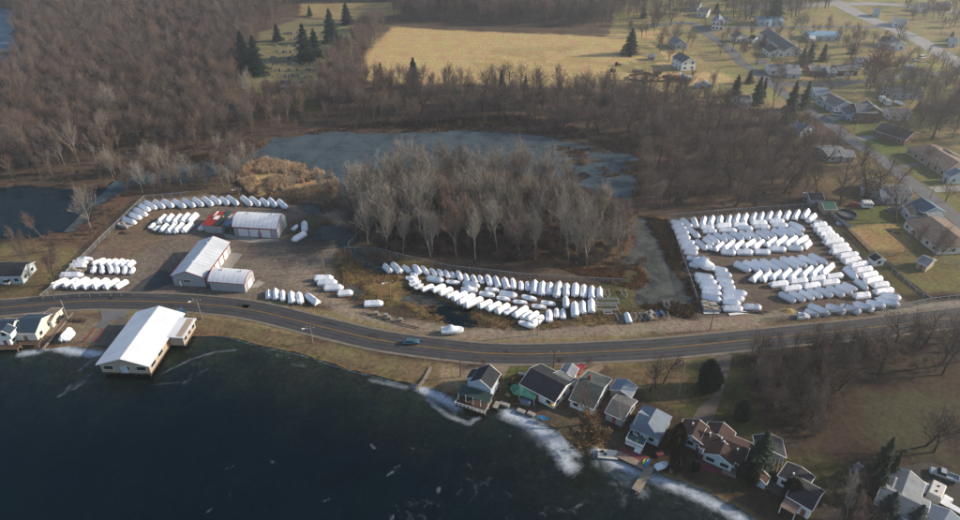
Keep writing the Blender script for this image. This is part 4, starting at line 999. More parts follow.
for i,mt in enumerate([M['black'],M['white'],M['white'],M['lime'],M['black'],M['white']]):
    p=o+Vector((hc.x,hc.y,0))+u*(-ln*.38+ln*.15*i)+v*rr.uniform(-1.3,1.2)
    t=thing('deck_chair',(p.x,p.y,1.0),rr.random()*6,'%s chair standing on the white-railed deck of the blue-roofed house'%('dark' if mt is M['black'] else 'lime' if mt is M['lime'] else 'white'),'chair','chairs on the lake house deck')
    q=MB(); q.box((0,0,.42),(.55,.55,.08)); q.build('seat',mt,t); q=MB(); q.box((-.27,0,.75),(.07,.55,.6)); q.build('backrest',mt,t)
    for sx in(-1,1):
        for sy in(-1,1): q=MB(); q.box((sx*.24,sy*.24,.2),(.06,.06,.4)); q.build('leg',mt,t)
T=(675,410,8.667)
house('ranch_house','large brown-roofed ranch house above the lake shore','house',[(K(270,190,T),K(632,340,T),7.4,2.6,1.5,M['bluew'],M['roofbr'],dict(storeys=1,gap=3,vents=((.1,-.02),(.38,-.02),(.46,-.1),(.8,-.15)))),
 (K(215,95,T),K(145,215,T),6.6,2.7,1.5,M['bluew'],M['roofbr'],dict(turn=1,storeys=1,vents=((.7,.15),))),(K(200,175,T),K(300,215,T),5,2.7,1.3,M['bluew'],M['roofbr'],dict(turn=0,storeys=1)),
 (K(415,115,T),K(375,205,T),6,2.7,1.5,M['bluew'],M['roofbr'],dict(turn=1,storeys=1)),(K(420,285,T),K(395,390,T),6.4,2.7,1.45,M['bluew'],M['roofbr'],dict(turn=1,storeys=1,ww=1.9,gap=2.4))])
m=MB(); c=P(*K(330,480,T)); t=thing('patio_deck',(c.x,c.y,0),-.4,'maroon and wood patio deck below the brown ranch house','deck'); m.box((0,0,.2),(7,4.5,.3)); m.build('floor',M['maroon'],t); m=MB(); m.box((3.6,-.6,.25),(3,2.4,.4)); m.build('step',M['wood'],t)
T=(660,340,2.889)
house('garage','dark-roofed garage half hidden behind the big pine','garage',[(K(315,272,T),K(325,320,T),6,2.5,1.3,M['bluew'],M['roofk'],dict(storeys=1,sides='fb'))])
T=(745,455,8.667)
house('garden_shed','small pale shed with russet roof at the end of the patio','shed',[(K(152,138,T),K(122,190,T),3.4,2.0,.9,M['bluew'],M['roofbr'],dict(storeys=1,sides='l',ov=.2))])
h9=house('lake_house','dark-roofed house with tan porch roof at the lower right shore','house',[(K(435,245,T),K(640,360,T),6.4,3.3,1.2,M['white'],M['roofk'],dict(storeys=1,gap=2.2)),
 (K(495,118,T),K(405,222,T),5.6,2.8,.6,M['white'],M['roofk'],dict(turn=1,storeys=1,gap=2.6,vents=((.4,.1),)))])
a=P(*K(305,440,T),2.6);b=P(*K(440,515,T),2.6);u=b-a;ln=u.length;u.normalize();v=Vector((-u.y,u.x,0));o=(a+b)/2+v*2.0-Vector((h9.location.x,h9.location.y,0))
m=MB(); m.box((o.x,o.y,2.55),(ln,4,.14),math.atan2(u.y,u.x),rx=.07); m.build('porch_roof',mat('tan_metal_roof',(.3,.19,.14),.6,.2),h9)
for s in(-1,1): m=MB(); p=o+u*s*ln*.45-v*1.7; m.box((p.x,p.y,1.25),(.15,.15,2.4)); m.build('post',M['white'],h9)
m=MB(); p=o+v*11+u*1; 
c=P(*K(280,160,T)); t=thing('pergola',(c.x,c.y,0),-.5,'brown timber pergola between the pale shed and the dark-roofed house','pergola')
for i in range(8): m=MB(); m.box((-2.6+.75*i,0,2.5),(.09,4.6,.16)); m.build('rafter',M['wood'],t)
for sx in(-1,1):
    for sy in(-1,1): m=MB(); m.box((sx*2.5,sy*1.9,1.2),(.16,.16,2.4)); m.build('post',M['woodd'],t)
for sy in(-1,1): m=MB(); m.box((0,sy*1.9,2.38),(5.8,.1,.14)); m.build('beam',M['woodd'],t)
T=(870,460,8.667)
house('ranch_house','grey-roofed house beside the parked pickup at the lower right corner','house',[(K(112,232,T),K(500,420,T),7.6,2.7,1.6,M['grey'],M['rooflg'],dict(storeys=1,gap=3.2)),
 (K(345,100,T),K(280,280,T),6.6,2.7,1.5,M['grey'],M['rooflg'],dict(turn=1,storeys=1)),(K(190,150,T),K(215,260,T),4.5,2.6,1.1,M['grey'],M['rooflg'],dict(turn=1,storeys=1))])
house('garage','blue-grey roofed garage cut off by the bottom edge','garage',[(K(690,440,T),K(610,580,T),8,2.9,1.5,M['grey'],M['roofbg'],dict(storeys=1,sides='f'))])
# left shore
T=(0,300,8.667)
house('lake_house','navy-roofed house with dormer at the left edge of the shore','house',[(K(-60,185,T),K(118,185,T),8.4,3.2,2.4,M['white'],M['roofn'],dict(storeys=1,gap=2.6)),(K(45,215,T),K(30,262,T),3.4,5.0,1.1,M['white'],M['roofn'],dict(turn=1,storeys=1,z0=3.2,gap=2,sides='l',doorside='')),])
hb=house('lake_house','cream house with plain navy roof over the lake, left of the parked dark car','house',[(K(158,162,T),K(352,162,T),8.4,3.3,1.7,M['cream'],M['roofn'],dict(storeys=1,gap=3.2)),(K(395,115,T),K(480,115,T),6,2.6,.5,M['cream'],M['rooft'],dict(turn=0,storeys=1,sides='f'))])
def plat(poly,z,label,mt,name='shore_deck',posts=True):
    pts=[P(*K(x,y,T),z) for x,y in poly]; c=sum(pts,Vector())/len(pts); t=thing(name,(c.x,c.y,0),0,label,'deck')
    m=MB(); m.prism([(p.x-c.x,p.y-c.y) for p in pts],z-.25,z); m.build('floor',mt,t)
    for p in pts: m=MB(); m.tube((p.x-c.x,p.y-c.y,-2.5),(p.x-c.x,p.y-c.y,z-.25),.14,n=6); m.build('post',M['wood'],t)
    m=MB()
    for i in range(len(pts)):
        a=pts[i]-c;b=pts[(i+1)%len(pts)]-c; a.z=b.z=z; m.tube(a,b,.09,n=4)
    m.build('edge_board',M['sand'],t)
plat([(148,352),(192,322),(368,330),(332,388),(180,386)],.5,'brown lake deck below the cream house',M['woodd'])
plat([(-60,375),(120,370),(180,395),(150,425),(-60,430)],.5,'brown lake deck below the house with the dormer',M['woodd'])
T=(0,180,4.335)
house('ranch_house','dark-roofed house at the far left edge with a van parked before it','house',[(K(-90,372,T),K(110,368,T),8,3,1.5,M['bluew'],M['roofk'],dict(storeys=1,gap=3))])
# ---------------- houses of the neighbourhood
def hs(label,wings,name='house',cat='house'): return house(name,label,cat,wings)
T=(730,0,8.667)
h=hs('long white church-like hall with grey roof and small steeple',[(K(335,245,T),K(560,395,T),11,4.0,2.6,M['white'],M['roofg'],dict(storeys=1,gap=4)),(K(340,385,T),K(440,425,T),10,3.2,1.8,M['white'],M['roofk'],dict(storeys=1,turn=0))],'church_hall','church')
p=P(*K(343,228,T),7)-h.location; m=MB(); m.box((p.x,p.y,8.2),(1.6,1.6,2.2)); m.add([(p.x-.9,p.y-.9,9.3),(p.x+.9,p.y-.9,9.3),(p.x+.9,p.y+.9,9.3),(p.x-.9,p.y+.9,9.3),(p.x,p.y,12.2)],[(0,1,4),(1,2,4),(2,3,4),(3,0,4)]); m.build('steeple',M['white'],h)
hs('small grey-roofed white house left of the church hall',[(K(60,270,T),K(110,290,T),9,3.5,2,M['white'],M['roofg'],dict(storeys=1))])
hs('little white garage between the small house and the church hall',[(K(190,300,T),K(235,310,T),7,3,1.6,M['white'],M['roofk'],dict(storeys=1))],'garage','garage')
hs('wide blue-roofed building behind the tallest evergreen',[(K(240,135,T),K(445,138,T),12,3.5,2,M['bluew'],M['roofb'],dict(storeys=1))])
T=(660,0,8.667)
hs('white house with grey roof near the top edge, on the side road',[(K(345,65,T),K(430,75,T),11,3.3,2,M['white'],M['roofg'],dict(storeys=1))])
hs('white two-storey farmhouse with steep gable beside a dark evergreen',[(K(515,125,T),K(510,160,T),7.5,5.4,2.6,M['white'],M['roofbg'],dict(storeys=2,gap=2.4)),(K(560,148,T),K(590,150,T),6,3,1.6,M['white'],M['roofbg'],dict(storeys=1))])
hs('grey-roofed house touching the top edge above the side road',[(K(255,10,T),K(350,20,T),12,3.5,2.4,M['bluew'],M['roofg'],dict(storeys=1))])
hs('pale-roofed house among bare trees left of the curving side road',[(K(130,310,T),K(195,350,T),8,3.4,2.2,M['grey'],M['rooflg'],dict(storeys=1))])
hs('brown-grey farmhouse with white gable among bare trees on the lawn',[(K(175,450,T),K(262,500,T),9,4.8,2.6,M['white'],M['roofg'],dict(storeys=2))])
T=(800,10,8.667)
hs('very long low building with pale blue metal roof',[(K(62,178,T),K(335,183,T),12,3.4,1.5,M['bluew'],M['roofb'],dict(storeys=1,gap=4.5))],'long_building','building')
hs('tiny white outbuilding at the left end of the long blue-roofed building',[(K(85,222,T),K(130,225,T),5,2.6,1.2,M['white'],M['white'],dict(storeys=1,sides='f'))],'outbuilding','shed')
hs('small blue-grey house left of the big russet tree',[(K(510,408,T),K(590,412,T),7,3,1.6,M['bluew'],M['roofbg'],dict(storeys=1))])
T=(800,60,8.667)
hs('red brick ranch house with grey roof, left one of the pair by the street',[(K(75,45,T),K(245,45,T),10,3,1.6,M['brick'],M['rooflg'],dict(storeys=1)),(K(225,60,T),K(300,68,T),9,3,1.5,M['grey'],M['rooflg'],dict(storeys=1,turn=0))])
hs('red brick ranch house with white garage doors, right one of the pair',[(K(315,42,T),K(480,42,T),10,3,1.7,M['brick'],M['roofg'],dict(storeys=1,garage=((.42,3),(.65,3)),sides='blr')),])
hs('plain blue-grey roofed garage on the street corner',[(K(115,240,T),K(240,240,T),11,3,1.8,M['bluew'],M['roofbg'],dict(storeys=1))])
hs('two-part grey-roofed house just behind the brick two-storey house',[(K(255,285,T),K(400,362,T),12,3.2,2.2,M['bluew'],M['roofg'],dict(storeys=1,turn=0)),(K(225,295,T),K(250,330,T),8,3,1.6,M['bluew'],M['roofg'],dict(storeys=1,turn=1))])
hs('two-storey brown brick house with grey cross-gabled roof on the street bend',[(K(480,375,T),K(640,380,T),11,5.4,2.4,M['brickb'],M['roofg'],dict(storeys=2)),(K(590,350,T),K(635,400,T),10,5.4,2.6,M['brickb'],M['roofg'],dict(storeys=2,turn=1)),(K(445,395,T),K(460,450,T),7,3,1.5,M['bluew'],M['roofg'],dict(storeys=1,turn=1))])
T=(870,0,8.667)
hs('dark-roofed white house beside the highway, below the road bend',[(K(115,310,T),K(190,325,T),10,3.4,2.2,M['white'],M['roofk'],dict(storeys=1)),(K(200,300,T),K(255,350,T),9,4,2,M['white'],M['rooflg'],dict(storeys=1))])
hs('low house with white side wall across the highway near the top',[(K(205,150,T),K(325,160,T),11,3.2,2,M['white'],M['rooflg'],dict(storeys=1))])
hs('pale house at the top edge left of the highway bend',[(K(40,70,T),K(95,75,T),9,3.4,2,M['bluew'],M['roofbg'],dict(storeys=1))])
hs('white gabled house touching the top edge right of the highway',[(K(430,20,T),K(515,25,T),9,3.6,2.4,M['white'],M['roofg'],dict(storeys=1))])
hs('pinkish brick house at the top edge near the right corner',[(K(600,12,T),K(690,15,T),10,3.6,2.2,M['brick'],M['roofg'],dict(storeys=1))])
hs('small pale blue house behind the pointed evergreen by the highway',[(K(700,320,T),K(760,325,T),8,3.3,2,M['bluew'],M['roofbg'],dict(storeys=1))])
T=(730,60,8.667)
hs('long grey-roofed garage row with white ends on the inner corner',[(K(330,35,T),K(590,40,T),11,3,1.6,M['white'],M['rooflg'],dict(storeys=1,gap=4)),(K(490,75,T),K(600,80,T),8,2.8,1.4,M['bluew'],M['rooflg'],dict(storeys=1,turn=0))],'garage_row','garages')
hs('white-trimmed house among evergreens at the wood edge',[(K(75,310,T),K(165,305,T),8,3.2,1.8,M['bluew'],M['roofg'],dict(storeys=1))])
T=(870,60,8.667)
hs('long green-grey roofed house behind the parked motorhome',[(K(150,225,T),K(440,230,T),12,3,1.8,M['bluew'],M['roofg'],dict(storeys=1,gap=4))])
hs('grey garage with white end right of the brick two-storey house',[(K(150,415,T),K(330,418,T),9,3,1.6,M['white'],M['roofg'],dict(storeys=1))],'garage','garage')
T=(870,110,8.667)
hs('dark-roofed house in the shade of the big bare tree by the black truck',[(K(110,110,T),K(380,190,T),13,3,2,M['brickb'],M['roofk'],dict(storeys=1,gap=4))])
hs('brown ranch house with sunlit orange hip roof strip',[(K(520,300,T),K(770,450,T),14,3,2.2,M['tan'],M['rooft'],dict(storeys=1,hip=3.5)),(K(640,340,T),K(730,370,T),8,3,1.6,M['tan'],M['rooft'],dict(storeys=1,turn=0))])
hs('white and blue house cut by the right edge, above the street',[(K(745,500,T),K(800,530,T),9,3.4,2,M['bluew'],M['roofbg'],dict(storeys=1))])
T=(790,110,8.667)
hs('blue-grey roofed house buried in bare trees left of the street',[(K(80,100,T),K(160,130,T),9,3.2,2.2,M['bluew'],M['roofbg'],dict(storeys=1)),(K(10,120,T),K(50,125,T),7,3,1.5,M['white'],M['rooflg'],dict(storeys=1))])
hs('low grey flat-topped house in the trees by the street bend',[(K(285,335,T),K(440,320,T),10,3,1.3,M['grey'],M['rooflg'],dict(storeys=1,turn=0)),(K(440,350,T),K(540,352,T),7,2.8,1.2,M['grey'],M['rooflg'],dict(storeys=1))])
T=(790,160,8.667)
hs('small dark-roofed barn at the top right corner of the fenced lot',[(K(160,285,T),K(275,285,T),6,2.8,1.4,M['grey'],M['roofk'],dict(storeys=1))],'small_barn','shed')
hs('small tan shed with green roof left of the round pool',[(K(285,370,T),K(380,368,T),5.5,2.4,1.2,M['tan'],M['roofgr'],dict(storeys=1,sides='f'))],'garden_shed','shed')
hs('pinkish grey roofed wing house behind the white house under bare trees',[(K(640,165,T),K(790,190,T),10,3.2,1.8,M['grey'],M['rooft'],dict(storeys=1))])
T=(870,170,8.667)
hs('white-walled house with grey roof facing the lot, beside the street',[(K(165,135,T),K(335,140,T),9,3.6,1.8,M['white'],M['roofg'],dict(storeys=1)),(K(95,170,T),K(190,180,T),7,3,1.2,M['bluew'],M['roofbg'],dict(storeys=1))])
hs('deep blue roofed house wrapped round a dark flat roof with a white strip',[(K(450,238,T),K(570,320,T),8.5,3.6,2,M['bluew'],mat('steel_blue_roof',(.05,.12,.17),.7,.3),dict(storeys=1)),(K(310,325,T),K(470,330,T),9,2.9,.7,M['bluew'],M['roofk'],dict(storeys=1)),(K(500,375,T),K(600,365,T),8,3,1.4,M['grey'],M['rooflg'],dict(storeys=1))])
T=(870,220,8.667)
hs('long tan-roofed ranch house with a pale sunlit ridge strip, right edge',[(K(530,-30,T),K(770,150,T),15,3,2.3,M['cream'],M['rooft'],dict(storeys=1,gap=3.5,hip=2)),])
hs('tan garden shed with green tarp beside it on the lower lawn',[(K(460,310,T),K(545,345,T),6,2.5,1.2,M['tan'],M['rooflg'],dict(storeys=1,sides='f'))],'garden_shed','shed')
hs('tiny shed with white front just outside the lot fence',[(K(50,290,T),K(95,325,T),4,2.3,1.1,M['white'],M['roofk'],dict(storeys=1,sides='r',doorside=''))],'garden_shed','shed')
T=(600,50,8)
hs('tiny dark outbuilding alone on the far lawn',[(K(392,30,T),K(436,30,T),4,2.4,1,M['grey'],M['roofbg'],dict(storeys=1,sides='f'))],'outbuilding','shed')
def silo(px,py,r,label):
    c=P(px,py); t=thing('quonset_hut',(c.x,c.y,0),.2,label,'hut','arched metal huts at the wood edge'); secs=[]
    for y in(-3,3): secs.append([(r*math.cos(PI*k/10),y,r*math.sin(PI*k/10)) for k in range(11)])
    m=MB(); m.loft(secs); m.build('shell',M['steelw'],t); m=MB(); m.box((0,-3.03,.9),(1.4,.06,1.8)); m.build('door',M['woodd'],t)
silo(699.5,87.5,2.2,'left of two small arched huts at the wood edge'); silo(706.5,86.5,2.6,'right of two small arched huts at the wood edge')
# ---------------- vehicles
def vehicle(a,b,kind,paint,label,cat='car',L=None,group=None):
    """front at b"""
    c,rz,l_=seg(a,b,.7); L=L or {'car':4.6,'suv':4.7,'pickup':5.8,'van':5.2}[kind]; W=1.85 if kind!='pickup' else 2.0
    t=thing({'car':'parked_car','suv':'parked_suv','pickup':'pickup_truck','van':'parked_van'}[kind],(c.x,c.y,.1 if 0 else .0),rz,label,cat,group)
    hh={'car':.9,'suv':1.05,'pickup':1.1,'van':1.1}[kind]; top={'car':1.42,'suv':1.75,'pickup':1.85,'van':2.1}[kind]
    x0,x1=-L/2,L/2
    def sec(x,w,z0,z1): return [(x,-w*.9,z0),(x,-w,z0+.2),(x,-w,z1-.12),(x,-w*.92,z1),(x,w*.92,z1),(x,w,z1-.12),(x,w,z0+.2),(x,w*.9,z0)]
    m=MB(); 
    if kind=='pickup':
        m.loft([sec(-.25,W/2,.42,hh),sec(.2,W/2,.36,hh),sec(1.2,W/2,.36,hh),sec(x1-.25,W/2,.36,hh-.08),sec(x1,W/2*.86,.42,hh-.25)]); 
        for s in(-1,1): m.box(((x0-.25)/2,s*(W/2-.07),.8),(abs(x0)-.25,.12,.62))
        m.box((x0+.05,0,.8),(.1,W,.62)); m.box(((x0-.25)/2,0,.52),(abs(x0)-.3,W-.1,.1))
    else: m.loft([sec(x0,W/2*.88,.45,hh-.12),sec(x0+.25,W/2,.36,hh),sec(0,W/2,.34,hh+.02),sec(x1-.9,W/2,.34,hh-.04),sec(x1-.25,W/2*.97,.36,hh-.16),sec(x1,W/2*.84,.42,hh-.3)])
    m.build('body',paint,t)
    cb={'car':(x0+.55,x1-1.15,.55,.75),'suv':(x0+.12,x1-1.2,.25,.6),'pickup':(-.35,1.45,.2,.6),'van':(x0+.1,x1-.75,.15,.55)}[kind]
    xa,xb,ra,rb=cb; m=MB(); m.add([(xa,-W*.46,hh-.03),(xb,-W*.46,hh-.03),(xb,W*.46,hh-.03),(xa,W*.46,hh-.03),(xa+ra,-W*.38,top-.05),(xb-rb,-W*.38,top-.05),(xb-rb,W*.38,top-.05),(xa+ra,W*.38,top-.05)],[(3,2,1,0),(4,5,6,7),(0,1,5,4),(1,2,6,5),(2,3,7,6),(3,0,4,7)]); m.build('cabin_glass',M['glass'],t)
    m=MB(); m.box(((xa+ra+xb-rb)/2,0,top-.01),(xb-rb-xa-ra+.06,W*.79,.09)); m.build('roof',paint,t)
    for sx in(x0+.9,x1-.95):
        for sy in(-1,1): m=MB(); m.tube((sx,sy*(W/2-.2),.34),(sx,sy*(W/2+.01),.34),.34,n=12); m.build('wheel',M['black'],t)
    for sy in(-1,1): m=MB(); m.box((x1-.06,sy*W*.33,hh-.32),(.1,.35,.16)); m.build('headlight',M['lamp'],t)
    return t
v=vehicle((404.5,342),(417.5,341.3),'car',M['carblu'],'dark blue car driving on the road'); v.location.z=.1
vehicle((55.5,321),(60.5,315.5),'car',M['carblk'],'dark car parked beside the cream lake house')
T=(870,460,8.667)
vehicle(K(745,165,T),K(540,92,T),'pickup',M['carslv'],'silver pickup truck parked uphill of the white trailer','pickup')
vehicle(K(435,302,T),K(478,202,T),'suv',M['carwht'],'white suv parked against the grey-roofed house')
vehicle(K(628,408,T),K(675,335,T),'suv',M['carwht'],'white suv parked right of the tan camper trailer')
vehicle(K(725,448,T),K(790,485,T),'suv',M['carwht'],'white suv at the very corner, right of the blue-grey garage')
def camper(a,b,w,h,label,mt,name='camper_trailer',cat='camper'):
    c,rz,L=seg(a,b,h*.7); t=thing(name,(c.x,c.y,0),rz,label,cat); m=MB(); sec=[]
    for x,k in((-L/2,.93),(-L/2+.2,1),(L/2-.4,1),(L/2,.86)): sec.append([(x,-w/2,.5),(x,-w/2,.5+(h-.75)*k),(x,-w/2+.2,.5+(h-.5)*k),(x,w/2-.2,.5+(h-.5)*k),(x,w/2,.5+(h-.75)*k),(x,w/2,.5)])
    m.loft(sec); m.build('body',mt,t)
    for x in(-L*.2,L*.15): m=MB(); m.box((x,0,h+.06),(.4,.4,.14)); m.build('roof_vent',M['black'],t)
    for s in(-1,1):
        for x in(-.5,.45): m=MB(); m.tube((x,s*(w/2-.2),.36),(x,s*(w/2+.02),.36),.36,n=10); m.build('wheel',M['black'],t)
        for x in(-L*.3,0,L*.28): m=MB(); m.box((x,s*(w/2+.01),1.7),(.9,.05,.5)); m.build('window',M['glass'],t)
    m=MB(); m.tube((L/2,-.5,.5),(L/2+1.2,0,.5),.05,n=4); m.tube((L/2,.5,.5),(L/2+1.2,0,.5),.05,n=4); m.build('hitch',M['black'],t); return t
camper(K(550,330,T),K(600,210,T),2.7,2.9,'tan-topped camper trailer with two dark roof vents beside the white suv',M['cream'])
camper((881,97),(890,102.5),2.6,2.9,'large white motorhome on the grass behind the brick house',M['white'],'motorhome','motorhome')
boat((895.5,100.5),(904,104.5),'runabout','white covered boat on the lawn right of the motorhome')
camper((903.5,66.3),(914,66.3),2.7,2.9,'white and blue trailer home on the lawn below the highway',M['bluew'],'trailer_home','trailer')
T=(790,160,8.667)
vehicle(K(515,388,T),K(612,378,T),'car',M['red'],'red car parked left of the white covered camper')
camper(K(625,372,T),K(715,375,T),2.5,2.7,'small white camper between the red car and a dark car',M['white'])
vehicle(K(730,378,T),K(800,372,T),'suv',M['carblk'],'dark suv right of the small white camper')
T=(790,110,8.667)
vehicle(K(380,32,T),K(460,40,T),'van',M['carwht'],'white-topped van on the brick house driveway')
vehicle(K(455,72,T),K(500,76,T),'car',M['carblu'],'blue car before the brick house garage, left of the silver one')
vehicle(K(505,74,T),K(552,78,T),'car',M['carslv'],'silver car before the brick house garage, right of the blue one')
T=(870,110,8.667)
vehicle(K(75,222,T),K(140,225,T),'suv',M['carblk'],'black suv at the end of the pale driveway')
vehicle(K(150,228,T),K(195,238,T),'car',M['carblk'],'dark red-tailed car right of the black suv')
vehicle(K(240,238,T),K(310,240,T),'car',M['carblu'],'blue car under the big bare tree')
vehicle((912,60.5),(919,60.2),'car',M['carslv'],'pale car on the lawn by the highway'); vehicle((917,58),(928,56.5),'van',M['carwht'],'white van on the lawn by the highway')
T=(0,180,4.335)
vehicle(K(38,438,T),K(52,422,T),'van',M['carwht'],'white van parked before the house at the far left edge','van')
vehicle((183.2,314),(180,310),'car',M['carblu'],'blue car parked behind the far corner of the pavilion')
vehicle((577.5,370.5),(581.5,366.5),'car',M['red'],'small red car parked above the mossy-roofed house')
vehicle((853,474),(860,466),'suv',M['carblk'],'dark vehicle under the dark spruces'); 
# farm machinery and tanks
T=(600,50,8)
def tractor(x,y,label,mt=None,rz=0):
    c=P(*K(x,y,T)); t=thing('farm_tractor',(c.x,c.y,0),rz,label,'tractor'); m=MB(); m.box((.8,0,1.1),(2,.8,.8)); m.build('hood',mt or M['red'],t); m=MB(); m.box((-.7,0,1.7),(1.1,1.1,1.3)); m.build('cab',M['glass'],t); m=MB(); m.box((-.7,0,2.4),(1.3,1.3,.12)); m.build('roof',mt or M['red'],t)
    for s in(-1,1): m=MB(); m.tube((-.8,s*.6,.8),(-.8,s*1.0,.8),.8,n=12); m.build('wheel',M['black'],t); m=MB(); m.tube((1.4,s*.55,.45),(1.4,s*.8,.45),.45,n=10); m.build('wheel',M['black'],t)
tractor(140,125,'red tractor on the pale field, farther of two'); tractor(100,175,'rusty red tractor with implement on the pale field',M['rust'],.4); tractor(650,250,'rusty red tractor among the white tanks at the wood edge',M['rust'],2)
def tank(x,y,r,L,label,mt):
    c=P(*K(x,y,T)); t=thing('storage_tank',(c.x,c.y,0),.1,label,'tank','tanks at the wood edge'); m=MB(); m.tube((-L/2,0,r+.3),(L/2,0,r+.3),r,n=12); m.build('vessel',mt,t)
    for s in(-1,1): m=MB(); m.box((s*L*.3,0,.2),(.2,r*1.6,.5)); m.build('cradle',M['rust'],t)
tank(605,240,1.3,3,'rusty white tank, leftmost of the group at the wood edge',M['rust']); tank(645,215,1.1,2.2,'small white tank behind the rusty tractor',M['white'])
camper(K(668,212,T),K(698,212,T),2.4,3.4,'white box trailer standing behind the silver tank at the wood edge',M['white'],'box_trailer','trailer'); tank(705,245,1.3,4.5,'silver horizontal tank, rightmost of the group at the wood edge',M['steelr'])
def logpile(x,y,L,label,mt):
    c=P(*K(x,y,T)); t=thing('log_pile',(c.x,c.y,0),random.uniform(-.1,.1),label,'log pile'); 
    for i in range(9): m=MB(); j=i%3; z=.3+.5*(i//3); m.tube((-L/2+random.uniform(-.4,.4),-.8+.6*j,z),(L/2+random.uniform(-.4,.4),-.8+.6*j,z),.28,n=7); m.build('log',mt,t)
logpile(300,175,6,'pale log pile left of the rail-fenced ring',M['wood']); logpile(460,190,4,'dark log pile at the right end of the pale ring',M['woodd']); logpile(525,220,4,'rust-coloured timber pile beside the dark box',M['rust'])
vehicle(K(545,232,T),K(570,228,T),'van',M['carblk'],'dark box van left of the tanks')
# ---------------- fences
def fence(pts,label,h=1.9,gap=3.2,mt=None,post=None,name='chain_link_fence',solid=False):
    q=[P(a,b) for a,b in pts]; c=q[0]; t=thing(name,(c.x,c.y,0),0,label,'fence'); m=MB(); r=MB(); 
    tot=0; n=0
    for i in range(len(q)-1):
        a=q[i]-c;b=q[i+1]-c; d=(b-a); L=d.length; k=max(1,round(L/gap)); 
        m.box(((a+b)/2)+Vector((0,0,h/2)),(L,.03 if not solid else .06,h-.1),math.atan2(d.y,d.x))
        r.tube(a+Vector((0,0,h)),b+Vector((0,0,h)),.05,n=4)
        if solid: r.tube(a+Vector((0,0,.4)),b+Vector((0,0,.4)),.05,n=4)
        for j in range(k):
            if n<98: p=a+d*(j/k); w=MB(); w.tube((p.x,p.y,0),(p.x,p.y,h+.05),.06,n=4); w.build('post',post or M['alu'],t); n+=1
    m.build('mesh_panel' if not solid else 'board_panel',mt or M['chain'],t); r.build('rail',post or M['alu'],t); return t
fence([(697,303),(668,219),(700,216),(745,212.5),(818,207)],'chain-link fence round the left and top sides of the fenced lot',gap=3.4)
fence([(818,207),(845,229),(880,262),(915,294),(930,303)],'chain-link fence down the right side of the fenced lot')
fence([(760,323),(830,317),(905,308),(930,303),(990,296)],'chain-link fence between the fenced lot and the highway')
fence([(42,300),(60,285),(100,243),(145,200),(190,196)],'slanting chain-link fence on the left side of the shed yard')
fence([(42,300),(80,297.5),(132,296)],'low chain-link fence between the bottom boat row and the road',h=1.5)
fence([(345,252),(375,252),(398,258),(450,270),(520,278),(600,283),(625,284)],'long chain-link fence along the wood edge behind the boats')
fence([(352,256),(348,246),(372,222),(378,215)],'short pale fence between puddles and the wood',h=1.2)
fence([(822,208),(838,222),(851,228)],'grey board fence beside the round pool',h=1.7,mt=M['grey'],post=M['woodd'],name='board_fence',solid=True)
fence([(838,222),(858,243),(868,253)],'dark low fence along the lawn outside the lot',h=.9,mt=M['woodd'],post=M['woodd'],name='board_fence',solid=True)
fence([(886,262),(905,280),(931,300)],'dark low fence along the lower lawn',h=.8,mt=M['woodd'],post=M['woodd'],name='board_fence',solid=True)
fence([(936,299),(990,296)],'black fence beside the highway at the right edge',h=1.3,mt=M['woodd'],post=M['black'],name='board_fence',solid=True)
fence([(629,80),(629,76.5),(645,74),(658,77)],'wooden rail fence round the pale ring on the field',h=1.3,mt=M['woodd'],post=M['woodd'],name='rail_fence',solid=True)
fence([(629,80),(645,82),(665,82)],'wooden rail along the lower side of the pale ring',h=1.0,mt=M['woodd'],post=M['woodd'],name='rail_fence',solid=True)
# ---------------- poles
def pole(base,ty,label,arm=True,lamp=False,mt=None,cat='utility pole',wires=None):
    c=P(*base); hgt=top_h(base[1],ty); t=thing('utility_pole',(c.x,c.y,0),random.uniform(-.3,.3),label,cat); m=MB(); m.tube((0,0,-.1),(0,0,hgt),.17,.11,8); m.build('mast',mt or M['pole'],t)
    if arm: m=MB(); m.box((0,0,hgt-.5),(2.4,.12,.14)); m.build('crossarm',M['pole'],t)
    if arm:
        for x in(-1.05,0,1.05): m=MB(); m.tube((x,0,hgt-.43),(x,0,hgt-.2),.06,n=6); m.build('insulator',M['white'],t)
    if lamp: m=MB(); m.tube((0,0,hgt-.8),(-1.5,-.9,hgt-.5),.05,n=5); m.build('lamp_arm',M['alu'],t); m=MB(); m.box((-1.7,-1.0,hgt-.5),(.8,.4,.16),.5); m.build('lamp_head',M['white'],t)
    return t
pole((243.2,213),188,'wooden pole with lamp and white box behind the barrel-roofed shed',lamp=True)
pole((324.3,272.5),252.5,'tan wooden pole leaning over the stack of boats in the yard')
pole((390.5,300),280,'pole with cross arm and lamp on the marsh edge',lamp=True)
pole((538,335),317.5,'grey pole by the dirt lane at the end of the slanted boats',lamp=True,mt=M['barkl'])
pole((202,319),298.5,'pole with white lamp on the lake side of the road near the pavilion',lamp=True,mt=M['barkl'])
pole((313,343),326,'thin pale pole beside the road on the lake side',lamp=True,mt=M['barkl'])
pole((68,318.5),300.5,'pale pole beside the long seawall left of the pavilion',arm=False,mt=M['barkl'])
pole((709.8,330.5),310,'rust-brown pole beside the grey bare decks',arm=False)
pole((842.5,313),302,'short dark pole standing in front of the bottom row of boats',arm=False,mt=M['woodd'])
pole((679,393),362,'pale pole on the lawn left of the round evergreen',mt=M['barkl'])
pole((907.6,451.5),433,'pale leaning pole on the lower right lawn',arm=False,mt=M['barkl'])
pole((805.5,204),191,'pole at the top right corner of the fenced lot',lamp=True)
pole((460.5,377),358,'dark pole on the sandy bank left of the tall lake house',arm=False,mt=M['woodd'])
pole((553.5,368),351,'dark pole beside the road above the charcoal-roofed house',mt=M['woodd'])
